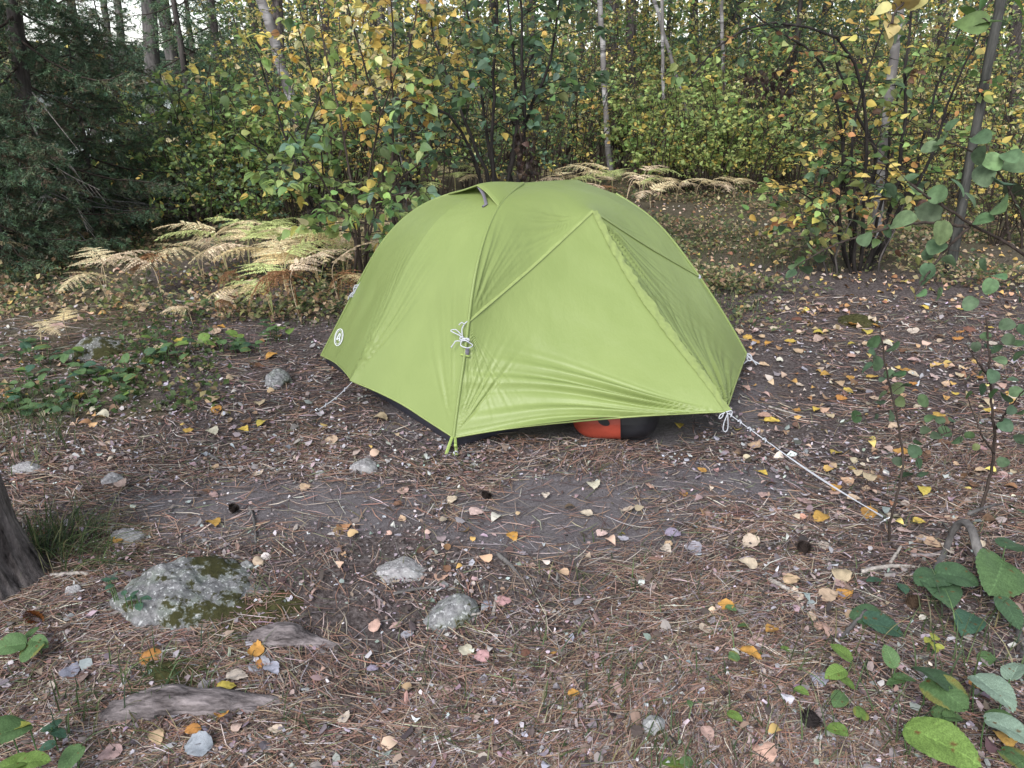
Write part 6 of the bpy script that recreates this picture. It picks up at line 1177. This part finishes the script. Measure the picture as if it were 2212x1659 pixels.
def herb(name, label, leaves, group=None, cat='plant'):
    """leaves: (u, v, size px, height m, colour, shape, heading deg or None, tilt)"""
    r = np.random.default_rng(int(leaves[0][0] * 3 + leaves[0][1])); P = [gp(u, v, h) for u, v, s, h, *_ in leaves]; b = np.mean(P, 0); b[2] = G(b[0], b[1]); t = thing(name, label, cat, tuple(b), group)
    for (u, v, s, h, cn, sh, hd, tl), p in zip(leaves, P):
        L = .82 * s / FPX * (p[1] * cT + (CAM_H - p[2]) * sT); hd = math.radians(r.uniform(0, 360) if hd is None else hd); d = arr(math.cos(hd), math.sin(hd), 0); o = link('leaf', bleaf(cn, int(r.integers(0, 6)), sh), None, t); st = p - d * L * .5
        o.location = tuple(st - b); o.rotation_euler = (tl + r.normal() * .12, r.normal() * .18, hd - math.pi / 2); o.scale = (L,) * 3
        foot = arr(st[0] * .7 + b[0] * .3, st[1] * .7 + b[1] * .3, 0); foot[2] = G(foot[0], foot[1]) - .01; mb = MB(); tube(mb, smoothc(np.array([foot - b, .5 * (foot + st) - b - d * .02 * L, st - b]), 10), .0022, .0016, 5, np.array(BC['mid'])); mb.obj('leaf_stalk', M['leaf'], t)
    return t
B = 'big'; O = 'oval'; Hh = 'heart'
herb('aster_plant', 'big round leaf with a folded lobe below the arching dead branch', [(2012, 1248, 100, .09, 'dark', B, 205, -.1), (2070, 1243, 105, .095, 'dark', B, -20, -.1), (2042, 1275, 105, .085, 'dark', Hh, 265, -.15)])
herb('aster_plant', 'large dark leaf cut by the right edge beside the dead branch', [(2165, 1235, 150, .12, 'mid', B, 235, -.25), (2205, 1170, 110, .14, 'dark', B, 20, -.2), (2190, 1310, 100, .10, 'dark', O, 280, -.3)])
herb('aster_plant', 'dark crumpled leaf pair left of the big round leaf', [(1870, 1325, 80, .05, 'dark', B, 170, -.1), (1915, 1340, 110, .06, 'blue', O, -20, -.3)])
herb('aster_plant', 'lime leaf pair in the middle of the right foreground', [(1815, 1412, 66, .05, 'lime', O, 130, .1), (1806, 1452, 66, .05, 'lime', O, 200, -.1), (1832, 1465, 56, .04, 'lime', O, -40, -.2)])
herb('aster_plant', 'upright narrow green leaves left of the dark round leaf', [(1920, 1425, 62, .08, 'mid', O, 95, .7), (1935, 1465, 56, .05, 'mid', O, 185, 0), (1955, 1462, 60, .05, 'mid', O, -5, 0)])
herb('aster_plant', 'two overlapping dark round leaves at the lower right', [(2010, 1455, 105, .10, 'dark', Hh, 120, -.1), (2045, 1495, 118, .09, 'mid', B, -60, -.2), (2062, 1545, 62, .05, 'mid', O, 10, -.2), (2035, 1535, 55, .05, 'mid', B, 160, -.2)])
herb('aster_plant', 'silvery pale leaf showing its underside at the right', [(2150, 1490, 122, .13, 'pale', B, -70, -.15), (2195, 1450, 90, .12, 'pale', O, 40, -.1)])
herb('aster_plant', 'pale leaf cut off by the lower right edge', [(2190, 1570, 130, .12, 'pale', B, -30, -.2), (2160, 1545, 70, .08, 'mid', O, 150, -.1)])
herb('aster_plant', 'bright green oval leaf, the largest at the bottom right', [(2036, 1606, 190, .08, 'lime', O, -42, -.12)])
for i, (u, v, s, c, sh, lab) in enumerate([(1808, 1576, 54, 'lime', B, 'single lime leaf with a hole above the black cone'), (1860, 1535, 44, 'lime', Hh, 'heart shaped lime leaf on an upright stalk'), (1813, 1510, 66, 'mid', O, 'long green leaf flat on the needles beside the silvery flake'), (1732, 1493, 40, 'lime', O, 'small lime leaf left of the silvery flake'), (1588, 1416, 32, 'mid', B, 'small round green leaf by an orange folded leaf'), (1603, 1348, 30, 'mid', B, 'small curled green leaf right of the bare litter'), (1588, 1546, 46, 'lime', O, 'lime leaf with a yellow edge at the bottom'), (1888, 1253, 48, 'blue', O, 'bluish small leaf left of the sapling foot'), (1951, 1269, 38, 'blue', B, 'round bluish leaf right of the sapling foot'), (2091, 1346, 110, 'blue', O, 'long arched leaf below the big round leaf'), (1485, 1645, 46, 'mid', O, 'green leaf cut by the bottom edge'), (1454, 1648, 60, 'lime', B, 'bright leaf at the bottom edge right of the mossy stone'), (1580, 1312, 30, 'mid', O, 'green leaf tucked behind an orange leaf'), (1700, 1400, 30, 'lime', O, 'little lime leaf in the right litter'), (1490, 1520, 26, 'mid', O, 'tiny green leaf above the mossy stone'), (2200, 1640, 90, 'mid', B, 'green leaf in the bottom right corner'), (2130, 1420, 60, 'mid', O, 'green leaf between the dead branch and the pale leaf')]):
    herb('seedling_plant', lab, [(u, v, s, .03, c, sh, None, -.1)], 'single green leaves at the right')
herb('wintergreen_plant', 'sprig of small yellow edged leaves below the long arched leaf', [(2015, 1373, 24, .06, 'yellowish', O, 250, 0), (2003, 1382, 26, .06, 'yellowish', O, 220, 0), (2022, 1377, 26, .06, 'yellowish', O, 10, 0), (2012, 1390, 24, .05, 'yellowish', O, 260, 0), (2022, 1402, 24, .05, 'yellowish', O, 250, 0), (2030, 1397, 24, .05, 'yellowish', O, -20, 0)])
herb('aster_plant', 'green leaf cluster at the left edge below the pine trunk', [(22, 1395, 72, .06, 'mid', B, 200, 0), (62, 1400, 66, .06, 'mid', B, 250, -.2), (82, 1385, 58, .06, 'mid', O, -20, -.1), (70, 1365, 44, .05, 'mid', O, 80, 0)])
herb('aster_plant', 'large leaf cluster in the bottom left corner', [(15, 1590, 110, .16, 'mid', B, 240, .1), (70, 1645, 90, .14, 'lime', O, 10, .1), (20, 1650, 90, .14, 'lime', B, 200, .1), (145, 1632, 78, .10, 'mid', B, 240, -.2), (45, 1570, 50, .16, 'yellowish', O, 20, .2)])
herb('wintergreen_plant', 'bluish sprig beside the bottom left leaf cluster', [(105, 1575, 44, .06, 'blue', O, 190, 0), (128, 1582, 46, .06, 'blue', O, -20, 0), (122, 1560, 36, .07, 'blue', O, 80, 0), (100, 1610, 44, .05, 'blue', O, 200, 0)])
herb('wintergreen_plant', 'bluish sprig hanging over the left side of the boulder', [(228, 1253, 26, .13, 'blue', O, 170, 0), (244, 1250, 26, .13, 'blue', O, 20, 0), (236, 1268, 26, .12, 'blue', O, 250, 0), (282, 1290, 30, .10, 'blue', O, 190, 0), (292, 1282, 26, .11, 'blue', O, 60, 0), (300, 1308, 32, .08, 'blue', O, -60, 0), (316, 1290, 28, .10, 'blue', O, 10, 0), (268, 1280, 22, .11, 'blue', O, 120, 0)])
hr = np.random.default_rng(14)
for i, (u, v) in enumerate([(22, 760), (70, 745), (105, 770), (150, 760), (60, 800), (110, 820), (165, 795), (205, 805), (30, 840), (140, 850), (235, 800), (262, 815), (290, 780), (325, 765), (365, 755), (400, 745), (445, 730), (480, 735), (520, 742), (555, 735), (275, 850), (195, 870), (45, 880), (120, 880), (430, 660), (600, 712), (655, 640), (575, 700), (330, 720)]):
    lv = [(u + hr.normal() * 14, v + hr.normal() * 8, hr.uniform(22, 42) * (1 if v > 740 else .8), hr.uniform(.03, .10), hr.choice(['dark', 'mid', 'mid', 'blue', 'lime'], p=[.22, .28, .25, .1, .15]), hr.choice([B, O]), None, hr.normal() * .25) for _ in range(int(hr.integers(5, 9)))]
    ordered(herb('aster_plant', 'aster', lv, 'broad leaved herbs along the left'), 'broad leaved green herb in the strip left of the tent, {o} from the left')

# ------------------------------------------------------------------ labels that count along a row
for tmpl, L_ in TOORD.items():
    L_.sort(key=lambda o: proj(np.array(o.location))[0])
    for i, o in enumerate(L_): o['label'] = tmpl.replace('{o}', ordname(i))
